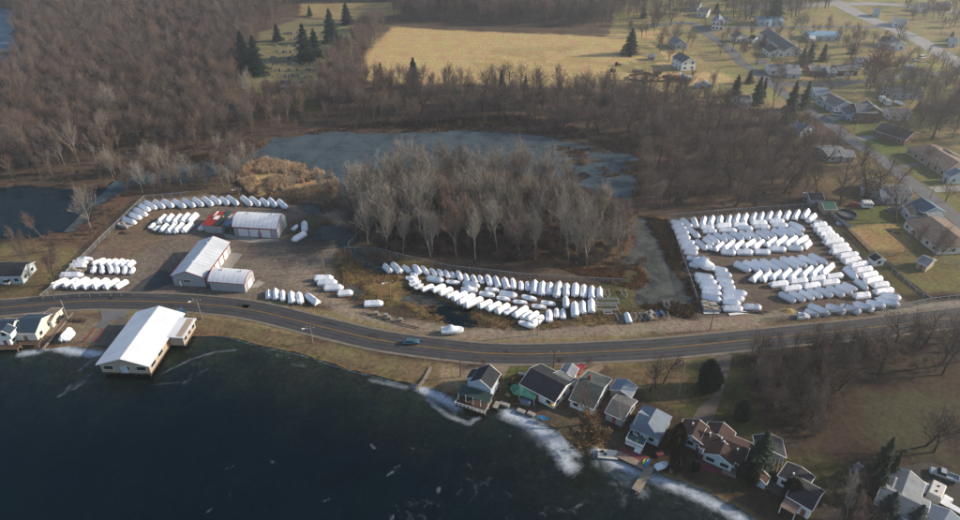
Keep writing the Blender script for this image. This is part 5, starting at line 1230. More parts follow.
p1=pole((934,172),157,'pole with white transformer beside the orange-roofed ranch house')
pole((930,198),186,'slim pole beside the street and the blue-roofed house',arm=False)
pole((853.5,131),119,'thin pole by the street bend below the brick house')
a=p1.location+Vector((0,0,top_h(172,157)-.3))
for k in range(3):
    b=P(990+k*6,238,9); m=MB(); o=Vector((k*.9-.9,0,0)); pr=a+o
    for i in range(1,13):
        s=i/12; q=a.lerp(b,s)+o*(1-s); q.z-=2.0*4*s*(1-s)*.5; m.tube(pr-a,q-a,.04,n=3,cap=False); pr=q
    tag(m.build('overhead_wire',M['alu'],None,loc=a),'sagging overhead wire running down from the transformer pole','wire','overhead wires at the right edge')
# ---------------- docks and lakeside things
def dock(pts,w,label,mt,z=.25,name='dock'):
    q=[P(a,b,z) for a,b in pts]; c=q[0].copy(); t=thing(name,(c.x,c.y,0),0,label,'dock')
    for i in range(len(q)-1):
        a=q[i]-c;b=q[i+1]-c; d=b-a; m=MB(); u=d.normalized(); e=b+u*(w/2 if i<len(q)-2 else 0); s=a-u*(0 if i==0 else -w/2)
        m.box(((s+e)/2)+Vector((0,0,z+i*.003)),((e-s).length,w,.16),math.atan2(d.y,d.x)); m.build('walkway',mt,t)
        n=max(2,int(d.length/3)); v=Vector((-u.y,u.x,0))
        for j in range(n+1):
            for sg in(-1,1): p=a+d*(j/n)+v*sg*w*.48; m=MB(); m.tube((p.x,p.y,-2.5),(p.x,p.y,z+.1),.09,n=5); m.build('post',M['woodd'],t)
T=(590,440,8.667)
dock([K(232,118,T),K(515,252,T),K(395,440,T)],1.9,'L-shaped pale wooden dock below the blue-roofed house',M['wood'])
dock([(72.5,313),(42.5,349.5)],.7,'long thin seawall walkway slanting past the cream house',M['wood'])
dock([(431,367),(424,380),(417,389)],.9,'narrow grey footbridge dock on the sandy bank',M['wood'])
T=(455,355,8.667)
dock([K(375,405,T),K(345,460,T)],1.3,'short pale dock stub beside the tall lake house',M['concrete'])
def slab(a,b,w,label,group='seawall slabs'):
    c,rz,L=seg(a,b,.2); t=MB(); t.box((0,0,.0),(L,w,.55)); o=t.build('seawall_slab',M['concrete'],None,loc=(c.x,c.y,.05)); o.rotation_euler=(0,0,rz); tag(o,label,'seawall slab',group)
slab(K(388,408,T),K(472,440,T),1.1,'pale seawall slab nearest the tall lake house'); slab(K(540,470,T),K(605,495,T),1.1,'pale seawall slab in the middle below the umbrella'); slab(K(632,495,T),K(690,520,T),1.1,'pale seawall slab farthest right, next to the blue boat')
T=(590,440,8.667)
c=P(*K(153,130,T),-.2); t=thing('swim_raft',(c.x,c.y,-.45),-.12,'tan swimming raft frozen in beside the L-shaped dock','raft'); m=MB(); m.box((0,0,.45),(4.6,2.6,.3)); m.build('deck',M['cream'],t)
for s in(-1,1): m=MB(); m.box((0,s*1,.15),(4.2,.5,.35)); m.build('float',M['black'],t)
m=MB(); m.box((-1.3,.5,.75),(.8,.5,.4)); m.box((-.6,-.2,.7),(.6,.5,.3)); m.build('seat',M['black'],t)
skiff(K(462,212,T),K(490,170,T),'lime green kayak on the maroon patio by the dock',M['lime'],'kayak',.45,'kayak'); skiff(K(485,228,T),K(520,172,T),'bright blue kayak beside the lime one',M['kayak'],'kayak',.45,'kayak')
skiff(K(700,285,T),K(728,200,T),'pale upturned boat at the shore right of the watercraft',M['wood'],'rowing_boat',.4)
t=boat(K(595,220,T),K(650,200,T),'runabout','small white and blue watercraft on the shore beside a pale boat')
c=P(*K(600,135,T)); t=thing('fire_bin',(c.x,c.y,0),.3,'small maroon box on the lawn near the dock','box'); m=MB(); m.box((0,0,.4),(1.5,1.2,.8)); m.build('body',M['maroon'],t); m=MB(); m.box((0,0,.84),(1.6,1.3,.08)); m.build('lid',M['maroon'],t)
pts=[K(255,105,T),K(300,70,T),K(345,110,T),K(395,90,T),K(530,160,T),K(520,215,T),K(480,225,T)]
mb=MB(); q=PX(pts); mb.add([(p.x,p.y,.12) for p in q],[tuple(range(len(q)))]); tag(mb.build('patio_pavement',M['maroon']),kind='structure')
def umbrella(px,mt,label,h=2.6,r=1.9):
    c=P(*px); t=thing('patio_umbrella',(c.x,c.y,0),0,label,'umbrella'); m=MB(); m.tube((0,0,0),(0,0,h),.04,n=6); m.build('pole',M['woodd'],t); m=MB(); n=8
    m.add([(0,0,h+.1)]+[(r*math.cos(2*PI*i/n),r*math.sin(2*PI*i/n),h-.65) for i in range(n)]+[(0,0,h)]+[(r*.98*math.cos(2*PI*i/n),r*.98*math.sin(2*PI*i/n),h-.72) for i in range(n)],[(0,1+i,1+(i+1)%n) for i in range(n)]+[(n+1,n+2+(i+1)%n,n+2+i) for i in range(n)]+[(1+i,n+2+i,n+2+(i+1)%n,1+(i+1)%n) for i in range(n)]); m.build('canopy',mt,t)
T=(455,355,8.667)
umbrella(K(560,345,T),M['tarpg'],'big green umbrella over the lake yard',2.7,2.6)
c=P(*K(640,380,T)); t=thing('porch_awning',(c.x,c.y,0),-.45,'green canvas awning between the umbrella and the charcoal-roofed house','awning'); m=MB(); m.box((0,0,2.4),(4.4,3.6,.12),rx=.2); m.build('canvas',M['tarpg'],t); 
for sx in(-1,1): m=MB(); m.box((sx*2,-1.6,1),(.1,.1,2.0)); m.build('post',M['white'],t)
c=P(*K(615,420,T)); m=MB(); m.box((0,0,.6),(2.6,1.6,1.2)); m.box((0,0,1.25),(2.7,1.7,.1)); o=m.build('cabin_locker',M['roofbg'],None,loc=(c.x,c.y,0)); o.rotation_euler=(0,0,-.45); tag(o,'blue-grey locker under the green awning','locker')
T=(515,355,8.667)
umbrella(K(315,470,T),M['yellow'],'yellow folded umbrella by the charcoal-roofed house',2.2,.6)
T=(440,340,4.725)
skiff(K(462,365,T),K(515,380,T),'turquoise skiff drawn up on the seawall',M['kayak'],'skiff',.5)
skiff(K(395,165,T) if 0 else K(370,160,T),K(410,168,T),'white upturned dinghy on the lawn behind the bushes',M['white'],'skiff')
T=(455,355,8.667)
c=P(*K(498,262,T)); t=thing('fire_pit',(c.x,c.y,0),0,'round stone fire pit on the lake lawn','fire pit')
for i in range(12): m=MB(); an=2*PI*i/12; m.box((1.5*math.cos(an),1.5*math.sin(an),.2),(.5,.35,.4),an+PI/2); m.build('stone',M['stone'],t)
for i,(x,y) in enumerate(((460,345),(470,360),(445,352))):
    c=P(*K(x,y,T)); t=thing('garden_chair',(c.x,c.y,0),i,'orange wooden garden chair in the ring on the lake lawn','chair','garden chairs on the lake lawn'); m=MB(); m.box((0,0,.38),(.6,.6,.08)); m.build('seat',M['tan'],t); m=MB(); m.box((-.3,0,.7),(.08,.6,.7)); m.build('backrest',M['tan'],t)
    for sx in(-1,1):
        for sy in(-1,1): m=MB(); m.box((sx*.25,sy*.25,.18),(.07,.07,.36)); m.build('leg',M['tan'],t)
# round pool and trampoline
c=P(846,216); t=thing('round_pool',(c.x,c.y,0),0,'round above-ground pool with dark rim, drained and leaf-filled','pool')
m=MB(); n=28
for i in range(n):
    a0=2*PI*i/n;a1=2*PI*(i+1)/n; 
    vs=[]
    for a_ in(a0,a1):
        for rr_,zz in((3.4,0),(3.4,1.3),(3.2,1.3),(3.2,.1)): vs.append((rr_*math.cos(a_)*1.0,rr_*math.sin(a_),zz))
    m.add(vs,[(0,4,5,1),(1,5,6,2),(2,6,7,3)])
m.build('rim',M['roofn'],t); m=MB(); m.tube((0,0,.0),(0,0,.5),3.2,n=28); m.build('liner',mat('leafy_water',(.12,.1,.09),.5,.5,.8,col2=(.07,.1,.12)),t)
c=P(840,224.5); m=MB(); m.box((0,0,.55),(2.6,1.6,.2)); m.box((0,0,.25),(2.4,1.4,.5)); o=m.build('pool_deck_box',M['bluew'],None,loc=(c.x,c.y,0)); tag(o,'pale box at the lower edge of the round pool','box')
c=P(893,212); t=thing('trampoline',(c.x,c.y,0),0,'round trampoline beside the blue-roofed house','trampoline'); m=MB(); m.tube((0,0,.85),(0,0,.9),2.0,n=20); m.build('mat',M['black'],t); m=MB(); 
for i in range(20): a0=2*PI*i/20;a1=2*PI*(i+1)/20; m.tube((2.1*math.cos(a0),2.1*math.sin(a0),.9),(2.1*math.cos(a1),2.1*math.sin(a1),.9),.14,n=5)
m.build('ring',M['tarpb'],t)
for i in range(4): m=MB(); a0=PI/4+PI/2*i; m.tube((2*math.cos(a0),2*math.sin(a0),0),(2*math.cos(a0),2*math.sin(a0),.9),.05,n=4); m.build('leg',M['alu'],t)
c=P(948,264); t=thing('swing_set',(c.x,c.y,0),-.5,'turquoise swing set on the lower lawn','swing set'); mtq=mat('turquoise_paint',(.05,.35,.33),.5,.2)
m=MB(); m.tube((-2.4,0,2.3),(2.4,0,2.3),.07,n=5); m.build('beam',mtq,t)
for s in(-1,1):
    for y in(-1,1): m=MB(); m.tube((s*2.4,0,2.3),(s*2.6,y*1.0,0),.06,n=5); m.build('leg',mtq,t)
for x in(-1,.8): m=MB(); m.tube((x,-.2,2.3),(x,-.2,.5),.03,n=4); m.tube((x,.2,2.3),(x,.2,.5),.03,n=4); m.box((x,0,.5),(.25,.5,.05)); m.build('swing',mtq,t)
c=P(919,262.5); skiff((916,263.5),(922,264),'green tarped boat beside the tan garden shed',M['tarpg'],'covered_boat')
# picnic tables by the lake, small markers
for i,(x,y) in enumerate(((73,320.5),(79,321),(84,321.5))):
    c=P(x,y); t=thing('picnic_table',(c.x,c.y,0),.2,'dark picnic table in the short line left of the pavilion','picnic table','picnic tables by the pavilion'); m=MB(); m.box((0,0,.74),(1.9,.8,.06)); m.build('tabletop',M['woodd'],t)
    for s in(-1,1): m=MB(); m.box((0,s*.75,.44),(1.9,.28,.05)); m.build('bench',M['woodd'],t)
    for s in(-1,1): m=MB(); m.box((s*.7,0,.36),(.09,1.4,.1)); m.box((s*.7,0,.36),(.08,.1,.7)); m.build('leg',M['woodd'],t)
boat((61,339.5),(71,328),'pontoon','white wrapped boat on the launch ramp, left of its twin'); boat((65.5,339),(74,330.5),'runabout','white wrapped boat on the launch ramp, right of its twin')
for (x,y) in ((386,316.5),(376.5,314.5),(389,319),(401,321)):
    c=P(x,y); m=MB(); m.box((0,0,.45),(1.0,.8,.9)); m.box((0,0,.95),(1.1,.9,.1)); o=m.build('concrete_block',M['concrete'],None,loc=(c.x,c.y,0)); tag(o,'small dark-sided block in the line beside the dirt lane','block','blocks beside the dirt lane')
def guard(pts,label):
    q=[P(a,b) for a,b in pts]; c=q[0]; t=thing('timber_rail',(c.x,c.y,0),0,label,'timber rail'); m=MB()
    for i in range(len(q)-1): m.tube(q[i]-c+Vector((0,0,.35)),q[i+1]-c+Vector((0,0,.35)),.16,n=5)
    m.build('rail',M['woodd'],t)
guard([(362,313),(385,320),(410,327),(420,329)],'dark timber rail between dirt lane and road'); 
boat((795.5,318.5),(799,322),'runabout','tiny white covered craft by the lane corner at the bottom row') if 0 else None
c=P(800,319); m=MB(); m.box((0,0,.5),(1.6,1.1,1)); m.box((.9,0,.3),(.8,.9,.5)); o=m.build('utility_cart',M['white'],None,loc=(c.x,c.y,0)); tag(o,'small white cart by the left end of the bottom boat row','cart')
# sand heap
c=P(788,311); m=MB(); r_=random.Random(2); n=14; vs=[(0,0,.9)]; 
for k,(rr_,zz) in enumerate(((.7,.65),(1.5,.2),(2.2,-.02))):
    for i in range(n): a_=2*PI*i/n; f=rr_*r_.uniform(.85,1.15); vs.append((f*math.cos(a_),f*.7*math.sin(a_),zz*r_.uniform(.85,1.15)))
fs=[(0,1+i,1+(i+1)%n) for i in range(n)]
for k in range(2):
    for i in range(n): fs.append((1+k*n+i,1+(k+1)*n+i,1+(k+1)*n+(i+1)%n,1+k*n+(i+1)%n))
m.add(vs,fs); o=m.build('sand_heap',mat('yellow_sand',(.36,.25,.1),.95,.3,.8),None,True,loc=(c.x,c.y,0)); tag(o,'yellow sand heap at the end of the lane','sand heap')
for lb,x,y,s_ in (('earth heap behind the uncovered pontoon boat',124,233,.9),('earth heap on the lawn right of the pool, left one',889,231,.45),('earth heap on the lawn right of the pool, right one',897,233,.5)):
    c=P(x,y); m=MB(); m.add([(a*s_,b*s_,d*s_) for a,b,d in vs],fs); o=m.build('earth_heap',mat('dug_earth',(.07,.055,.04),.95,.4,.8),None,True,loc=(c.x,c.y,0)); tag(o,lb,'earth heap')
# cemetery stones
sm=MB(); sm.box((0,0,.4),(.7,.25,.8)); sm.box((0,0,.05),(.9,.4,.1)); st_me=sm.mesh('headstone',M['stone'])
rr=random.Random(9); cnt=0
for rw in range(11):
    y=34+rw*6+rw*.15
    for k in range(14):
        x=262+rr.random()*58
        if 298<x<322 and y<62: continue
        if x<272 and y<78: continue
        if y>92: continue
        p=P(x,y+rr.uniform(-.5,.5)); o=bpy.data.objects.new('headstone',st_me); COL.objects.link(o); o.location=(p.x,p.y,0); o.rotation_euler=(0,0,rr.uniform(-.1,.1)); s=rr.uniform(1.2,2.3); o.scale=(s,s,s)
        tag(o,'headstone standing in the grass of the cemetery between evergreens','headstone','headstones in the cemetery'); cnt+=1
# ---------------- bare trees
def bare_tree(seed,hgt,spread,vase=.5,forks=5,dens=1.0,trunk=.3,multi=1,tw=.03):
    r=random.Random(seed); tk=MB(); tv=[]; tf=[]
    def twig(p,d,L,w):
        a=d.cross(Vector((r.uniform(-1,1),r.uniform(-1,1),r.uniform(-1,1))))
        if a.length<.01: a=Vector((1,0,0))
        a=a.normalized()*w; o=len(tv); mid=p+d*L*.5+Vector((0,0,.04*L)); tip=p+d*L+Vector((r.uniform(-.1,.1),r.uniform(-.1,.1),.12))*L
        tv.extend([tuple(p-a),tuple(p+a),tuple(mid+a*.7),tuple(mid-a*.7),tuple(tip)]); tf.append((o,o+1,o+2,o+3)); tf.append((o+3,o+2,o+4))
    def jit(d,a):
        v=d+Vector((r.gauss(0,a),r.gauss(0,a),r.gauss(0,a*.7))); return v.normalized()
    def limb(p,d,L,rad,lev):
        n=3 if lev<2 else 2; pts=[(p,rad)]
        for i in range(n):
            d=jit(d,.10+.05*lev); d=(d+Vector((0,0,.10 if lev else .0))).normalized(); p=p+d*L/n; pts.append((p,rad*(1-.55*(i+1)/n)))
        for i in range(n): tk.tube(pts[i][0],pts[i+1][0],pts[i][1],pts[i+1][1],5 if lev==0 else (4 if lev==1 else 3),cap=False)
        def at(t):
            k=min(n-1,int(t*n)); f=t*n-k; return pts[k][0].lerp(pts[k+1][0],f)
        if lev>=3:
            for i in range(int(7*dens)):
                t=.15+.85*r.random(); q=at(t); dd=(jit(d,.42)+Vector((0,0,.35*vase))).normalized(); l2=L*r.uniform(.5,1.0); twig(q,dd,l2,tw*r.uniform(.7,1.2))
                for j in range(2): twig(q+dd*l2*r.uniform(.3,.8),jit(dd,.6),l2*r.uniform(.4,.7),tw*.7)
            return
        cnt=[forks,4,4][lev]; 
        for i in range(cnt):
            t=(.35 if lev==0 else .25)+.65*(i+r.random()*.6)/cnt; az=i*2.4+r.random()*1.2
            side=Vector((math.cos(az),math.sin(az),0)); 
            if lev: side=(side-d*side.dot(d)); side=side.normalized() if side.length>.1 else Vector((1,0,0))
            nd=(d*(1-spread*.6)+side*(spread*(1.25-vase*t))+Vector((0,0,.25*vase))).normalized()
            limb(at(min(.98,t)),nd,L*(.62 if lev==0 else .66)*r.uniform(.75,1.1)*(1.25-.45*t),rad*.45*(1.15-.4*t),lev+1)
        limb(pts[-1][0],d,L*(.5 if lev==0 else .6),pts[-1][1],lev+1)
    for k in range(multi):
        a=r.random()*6.3; d=Vector((math.cos(a)*.28,math.sin(a)*.28,1)).normalized() if multi>1 else Vector((r.uniform(-.05,.05),r.uniform(-.05,.05),1)).normalized()
        limb(Vector((0,0,-.2)),d,hgt*.55,trunk*(1 if multi==1 else .6),0)
    top=max(v[2] for v in tv); s=hgt/top
    tk.v=[(x*s,y*s,z*s) for x,y,z in tk.v]; tv=[(x*s,y*s,z*s) for x,y,z in tv]
    return tk,tv,tf
def tmeshes(name,args,bark,twg):
    tk,tv,tf=bare_tree(*args[0],**args[1]); q={'l':.9,'m':.95}.get(name,1.0); tk.v=[(x*q,y*q,z) for x,y,z in tk.v]; tv=[(x*q,y*q,z) for x,y,z in tv]; a=tk.mesh('trunk',bark); b=bpy.data.meshes.new('crown'); b.from_pydata(tv,[],tf); b.materials.append(twg); return (a,b)
# kinds: m mauve wood tree, l pale cottonwood, d dark broad oak, s slim
KIND={}
KIND['m']=[tmeshes('m',((10+i,18,.5),dict(vase=.8,forks=5,dens=.62,trunk=.27,tw=.026)),M['bark'],M['twig']) for i in range(4)]
KIND['l']=[tmeshes('l',((30+i,20,(.5,.42,.6,.46,.55)[i]),dict(vase=(.9,1.0,.6,.8,.7)[i],forks=(6,7,5,6,7)[i],dens=.62,trunk=.3,tw=.025)),M['barkl'],M['twigl']) for i in range(5)]
KIND['d']=[tmeshes('d',((50+i,15,.85),dict(vase=.4,forks=5,dens=.7,trunk=.42,tw=.026)),M['barkd'],M['twigd']) for i in range(3)]
KIND['s']=[tmeshes('s',((70+i,17,.4),dict(vase=.8,forks=5,dens=.6,trunk=.2,tw=.026)),M['bark'],M['twig']) for i in range(3)]
KIND['r']=[tmeshes('r',((90,16,.9),dict(vase=.5,forks=6,dens=1.6,trunk=.5,tw=.07)),M['barkd'],M['twigr'])]
KIND['b']=[tmeshes('b',((110+i,4.0,.8),dict(vase=.6,forks=3,dens=.5,trunk=.05,multi=3,tw=.022)),M['barkd'],M['twigd']) for i in range(2)]
KIND['g']=[tmeshes('g',((120,6,.8),dict(vase=.6,forks=4,dens=1.6,trunk=.1,multi=2,tw=.05)),M['barkd'],M['twigo'])]
BASEH=dict(m=18,l=20,d=15,s=17,r=16,b=4,g=6)
def place_tree(kd,v,x,y,h,rz,label,group,name='bare_tree',cat='tree',wx=1.0,z=0):
    a,b=KIND[kd][v%len(KIND[kd])]; t=thing(name,(x,y,z),rz,label,cat,group); s=h/BASEH[kd]; t.scale=(s*wx,s*wx,s)
    for n_,me_ in(('trunk',a),('crown',b)): o=bpy.data.objects.new(n_,me_); COL.objects.link(o); o.parent=t
    return t
def in_poly(x,y,poly):
    c=False; n=len(poly)
    for i in range(n):
        ax,ay=poly[i][:2]; bx,by=poly[(i+1)%n][:2]
        if (ay>y)!=(by>y) and x<(bx-ax)*(y-ay)/(by-ay)+ax: c=not c
    return c
def ground_z(x,y):
    i=int(x-X0); j=int(y-Y0)
    return float(HT[j,i]) if 0<=i<nx and 0<=j<ny else 0
tr=random.Random(21)
FOR=[] # (x,y,h,kind,region)
def forest(pts,sp,kinds,h0,h1,region,avoid=(),jit=.9,wet=False):
    poly=PX(pts); av=[PX(a) for a in avoid]; x0=min(p.x for p in poly);x1=max(p.x for p in poly);y0=min(p.y for p in poly);y1=max(p.y for p in poly)
    y=y0
    while y<y1:
        x=x0
        while x<x1:
            qx=x+tr.uniform(-.5,.5)*sp*jit*1.3; qy=y+tr.uniform(-.5,.5)*sp*jit*1.3
            if in_poly(qx,qy,poly) and not any(in_poly(qx,qy,a) for a in av) and -445<qx<445 and (wet or ground_z(qx,qy)>-.3):
                FOR.append((qx,qy,tr.uniform(h0,h1),tr.choice(kinds),region))
            x+=sp
        y+=sp
CEM=[(225,120),(262,28),(300,2),(400,2),(400,14),(362,30),(352,52),(322,72),(318,96),(262,104),(240,118)]
forest([(-60,172),(60,168),(130,148),(240,138),(300,120),(350,112),(366,60),(388,22),(392,-14),(-60,-14)],5.5,'mmmmmmsd',11.5,17,'wood left of the pond',avoid=[CEM,TOPL])
forest([(-60,186),(50,182),(130,160),(130,148),(-60,170)],5.5,'mmsl',8,14,'wood left of the pond')
forest([(130,160),(240,148),(300,134),(345,124),(350,112),(300,118),(240,134),(130,146)],6,'mmds',6,11,'wood left of the pond')
forest([(90,180),(130,168),(240,152),(250,160),(170,172),(120,186)],4.2,'lslm',7,13,'thicket between pond and boat yard')
forest([(345,108),(365,84),(420,87),(560,91),(690,92),(725,106),(712,135),(640,150),(560,132),(470,127),(345,128)],6.8,'mmsd',12,18,'tree belt below the field')
forest([(640,152),(712,130),(725,105),(745,118),(790,130),(815,160),(818,192),(800,202),(740,207),(700,211),(668,214),(642,213),(636,180)],6.2,'mmdd',10,16,'wood above the fenced lot')
forest([(375,250),(348,226),(362,205),(395,188),(440,178),(515,180),(560,203),(600,220),(636,238),(640,250),(632,264),(600,270),(520,262),(440,262)],6.3,'lllllls',14,25,'wood on the tongue of land by the pond')
forest([(366,198),(395,182),(420,182),(400,240),(372,240)],7,'ll',18,23,'wood on the tongue of land by the pond')
forest([(392,12),(400,-14),(640,-14),(640,18),(600,26),(500,24),(400,20)],6,'mmms',14,20,'far wood beyond the field')
forest([(640,-14),(690,-14),(700,15),(660,30),(640,30)],9,'mmd',12,17,'far wood beyond the field')
forest([(715,-14),(860,-14),(850,0),(800,20),(740,24),(720,10)],9,'mmd',13,18,'trees of the far village')
forest([(100,176),(170,166),(250,158),(262,166),(240,186),(200,190),(140,194),(112,196)],3.9,'lslm',8,14,'thicket between pond and boat yard',wet=False)
forest([(270,196),(330,200),(345,212),(350,235),(362,245),(366,200),(335,186)],6,'lm',8,13,'thicket between pond and boat yard')
forest([(862,86),(960,78),(1000,84),(1000,145),(925,138),(905,124),(900,108),(880,112)],7.5,'ddm',11,16,'trees around the houses at the upper right')
forest([(790,118),(835,132),(860,155),(872,175),(850,180),(820,162),(800,150)],9,'ddm',9,14,'trees around the houses at the upper right')
forest([(625,40),(640,24),(700,50),(700,64),(660,66),(640,50)],16,'dm',9,13,'trees around the houses at the upper right')
forest([(720,45),(750,40),(770,58),(745,62),(722,52)],14,'dm',10,14,'trees around the houses at the upper right')
forest([(830,32),(905,48),(890,62),(850,58),(828,44)],12,'mds',9,13,'trees around the houses at the upper right')
forest([(690,20),(860,30),(960,60),(960,100),(880,80),(800,110),(740,60)],13.5,'dm',8,13,'trees around the houses at the upper right')
forest([(835,180),(900,150),(960,170),(960,215),(900,190),(850,215)],22,'dm',8,12,'trees around the houses at the upper right')
forest([(620,20),(700,26),(680,55),(610,45)],18,'dm',9,13,'trees around the houses at the upper right')
forest([(900,0),(960,6),(1000,50),(1000,60),(940,28),(905,20)],10,'mmd',10,15,'trees around the houses at the upper right')
forest([(752,352),(820,345),(852,352),(842,392),(832,432),(806,448),(778,428),(760,405),(742,380)],3.3,'dmmdm',7,12,'wood at the lower right')
forest([(820,348),(900,338),(965,332),(965,350),(905,362),(850,385)],6.5,'sdmd',9,13,'wood at the lower right')
forest([(828,500),(862,492),(885,560),(800,560)],4.5,'sdl',7,11,'thicket at the bottom edge')
forest([(925,420),(965,410),(975,450),(930,445)],9,'sd',9,12,'thicket at the bottom edge')
forest([(598,392),(606,376),(622,372),(640,360),(650,372),(640,392),(625,396)],7,'sd',7,10,'trees between the lake houses')
forest([(20,235),(60,240),(60,285),(35,288),(10,250)],9,'ds',8,12,'trees by the lagoon')
forest([(905,246),(945,244),(930,275),(900,268)],6,'ss',9,13,'slim trees behind the tan garden shed')
# single trees read off the picture
def single(px,ty,kd,label,v=0,wx=1.0,name='bare_tree',hmul=1.0):
    c=P(*px); h=max(3,top_h(px[1],ty))*hmul; return place_tree(kd,v,c.x,c.y,h,random.uniform(0,6),label,None,name,wx=wx)
single((91,229),178,'l','tall white-barked tree leaning over the lagoon beside the slanting fence',0,.9)
single((79,163),116,'l','pale bare tree standing out in the left wood above the lagoon',1,.9)
single((104,150),108,'l','white-limbed tree deep in the left wood',2)
single((255,112),62,'l','pale-topped bare tree below the dark evergreens',3)
single((880,374),322,'d','big dark spreading tree on the verge below the highway',0,1.15)
single((873,352),318,'d','dark bare tree nearest the highway kerb, lower right',1)
single((921,348),300,'d','bare tree beside the highway with fork high over the fence',2,.9)
single((940,366),312,'d','left of two leaning bare trees at the right edge below the highway',0,.85)
single((942,375),330,'d','right of two leaning bare trees at the right edge below the highway',1,.85)
single((926,446),398,'d','left of two bare trees on the lower right lawn',2,.8); single((934,452),405,'d','right of two bare trees on the lower right lawn',1,.8)
single((874,82),44,'r','big russet-leaved tree with leaning trunk beside the side street',0,1.25,'oak_tree')
single((951,82),50,'d','bare golden-lit tree at the right edge below the highway',1,1.1)
single((840,205),150,'d','large forked bare tree above the round pool',0,1.0)
single((865,198),150,'d','spreading bare tree before the white house, left one',1); single((877,196),150,'d','spreading bare tree before the white house, right one',2)
single((896,222),178,'d','bare tree growing by the trampoline',2,.9)
single((893,142),100,'d','great shade tree over the dark-roofed house',0,1.3); single((932,140),98,'d','great round bare tree at the right edge above the orange roof',1,1.4)
single((772,109),66,'m','tall bare tree between the evergreens at the village edge',1,1.1)
single((800,40),8,'m','bare tree right of the tallest evergreen',2,1.2); single((740,60),40,'m','bare tree on the lawn by the curving road',0); single((720,55),36,'d','second bare tree on the lawn by the curving road',1,.9); single((660,52),25,'m','bare tree behind the farmhouse',3)
single((898,42),14,'d','leaning bare tree beside the highway bend',0,.8); single((940,34),14,'m','bare tree right of the highway on the lawn',2)
single((587,425),385,'d','bare grey tree hanging over the mossy roof',1,.9); single((620,428),392,'l','bare tree in front of the grey cottage',2,.6)
single((655,388),350,'d','bare tree on the slope uphill of the blue-roofed house, left one',0,.8); single((663,384),348,'d','bare tree on the slope uphill of the blue-roofed house, right one',2,.8)
single((650,392),362,'d','small bare tree nearest the blue-grey roof on the slope',1,.7)
single((583,449),414,'g','golden-brown willow at the shore below the mossy roof',0,1.0,'willow_tree')
single((500,385),374,'g','straw-coloured bush beside the tall lake house',0,1.0,'ornamental_bush'); single((516,384),374,'g','pale gold round bush on the lake lawn by the fire pit',0,1.3,'ornamental_bush')
single((502,392),384,'b','brown hedge bush nearest the porch of the tall lake house',0); single((481,366),358,'b','brown bush behind the tall lake house by the road',1); single((559,366),358,'b','dark bush beside the road above the charcoal-roofed house',1)
single((588,366),359,'b','dark bush beside the road above the mossy roof',0)
single((55,285),238,'d','bare tree on the lawn left of the slanting fence',2,.6); single((30,270),225,'s','slim bare tree beside the house at the far left edge',1)
FOR.sort(key=lambda q:q[1])
REGN=dict()
ind=FOR[:240]; rest=FOR[240:]
for k,(x,y,h,kd,rg) in enumerate(ind):
    bs={'l':'pale','m':'grey-brown','s':'slim grey','d':'dark'}[kd]
    place_tree(kd,tr.randrange(4),x,y,h,tr.random()*6.3,'%s bare tree in the %s'%(bs,rg) if not rg.startswith('tree') else '%s bare tree in the %s'%(bs,rg),'%s bare trees of the %s'%(bs,rg),wx=tr.uniform(.85,1.15),z=0)
print('FOREST',len(FOR))
# the mass of the wood: one object of instanced trees built from the trees above
def scatter(name,pts,kinds_order,label=None):
    """pts: (x,y,z,scale,rot,idx)"""
    me_=bpy.data.meshes.new(name); me_.vertices.add(len(pts)); a=np.array(pts,dtype=np.float32)
    me_.vertices.foreach_set('co',a[:,:3].ravel())
    for nm,col_ in(('sc',3),('rot',4)):
        at_=me_.attributes.new(nm,'FLOAT','POINT'); at_.data.foreach_set('value',np.ascontiguousarray(a[:,col_]))
    at_=me_.attributes.new('idx','INT','POINT'); at_.data.foreach_set('value',a[:,5].astype(np.int32))
    o=bpy.data.objects.new(name,me_); COL.objects.link(o)
    g=bpy.data.node_groups.new(name+'_scatter','GeometryNodeTree'); g.interface.new_socket('Geometry',in_out='INPUT',socket_type='NodeSocketGeometry'); g.interface.new_socket('Geometry',in_out='OUTPUT',socket_type='NodeSocketGeometry')
    N=g.nodes;Lk=g.links; gi=N.new('NodeGroupInput'); go_=N.new('NodeGroupOutput'); iop=N.new('GeometryNodeInstanceOnPoints'); jn=N.new('GeometryNodeJoinGeometry')
    Lk.new(gi.outputs[0],iop.inputs['Points'])
    insts=[]
    for objs in kinds_order:
        j=N.new('GeometryNodeJoinGeometry')
        for ob in objs:
            oi=N.new('GeometryNodeObjectInfo'); oi.inputs['Object'].default_value=ob; oi.transform_space='ORIGINAL'; Lk.new(oi.outputs['Geometry'],j.inputs[0])
        gt=N.new('GeometryNodeGeometryToInstance'); Lk.new(j.outputs[0],gt.inputs[0]); insts.append(gt)
    for gt in reversed(insts): Lk.new(gt.outputs[0],jn.inputs[0])
    Lk.new(jn.outputs[0],iop.inputs['Instance']); iop.inputs['Pick Instance'].default_value=True
    def na(nm,tp):
        q=N.new('GeometryNodeInputNamedAttribute'); q.data_type=tp; q.inputs['Name'].default_value=nm; return q
    ni=na('idx','INT'); Lk.new(ni.outputs['Attribute'],iop.inputs['Instance Index'])
    ns=na('sc','FLOAT'); Lk.new(ns.outputs['Attribute'],iop.inputs['Scale'])
    nr=na('rot','FLOAT'); cx=N.new('ShaderNodeCombineXYZ'); Lk.new(nr.outputs['Attribute'],cx.inputs['Z']); Lk.new(cx.outputs[0],iop.inputs['Rotation'])
    Lk.new(iop.outputs[0],go_.inputs[0]); md=o.modifiers.new('scatter','NODES'); md.node_group=g
    tag(o,kind='stuff',label=label); return o
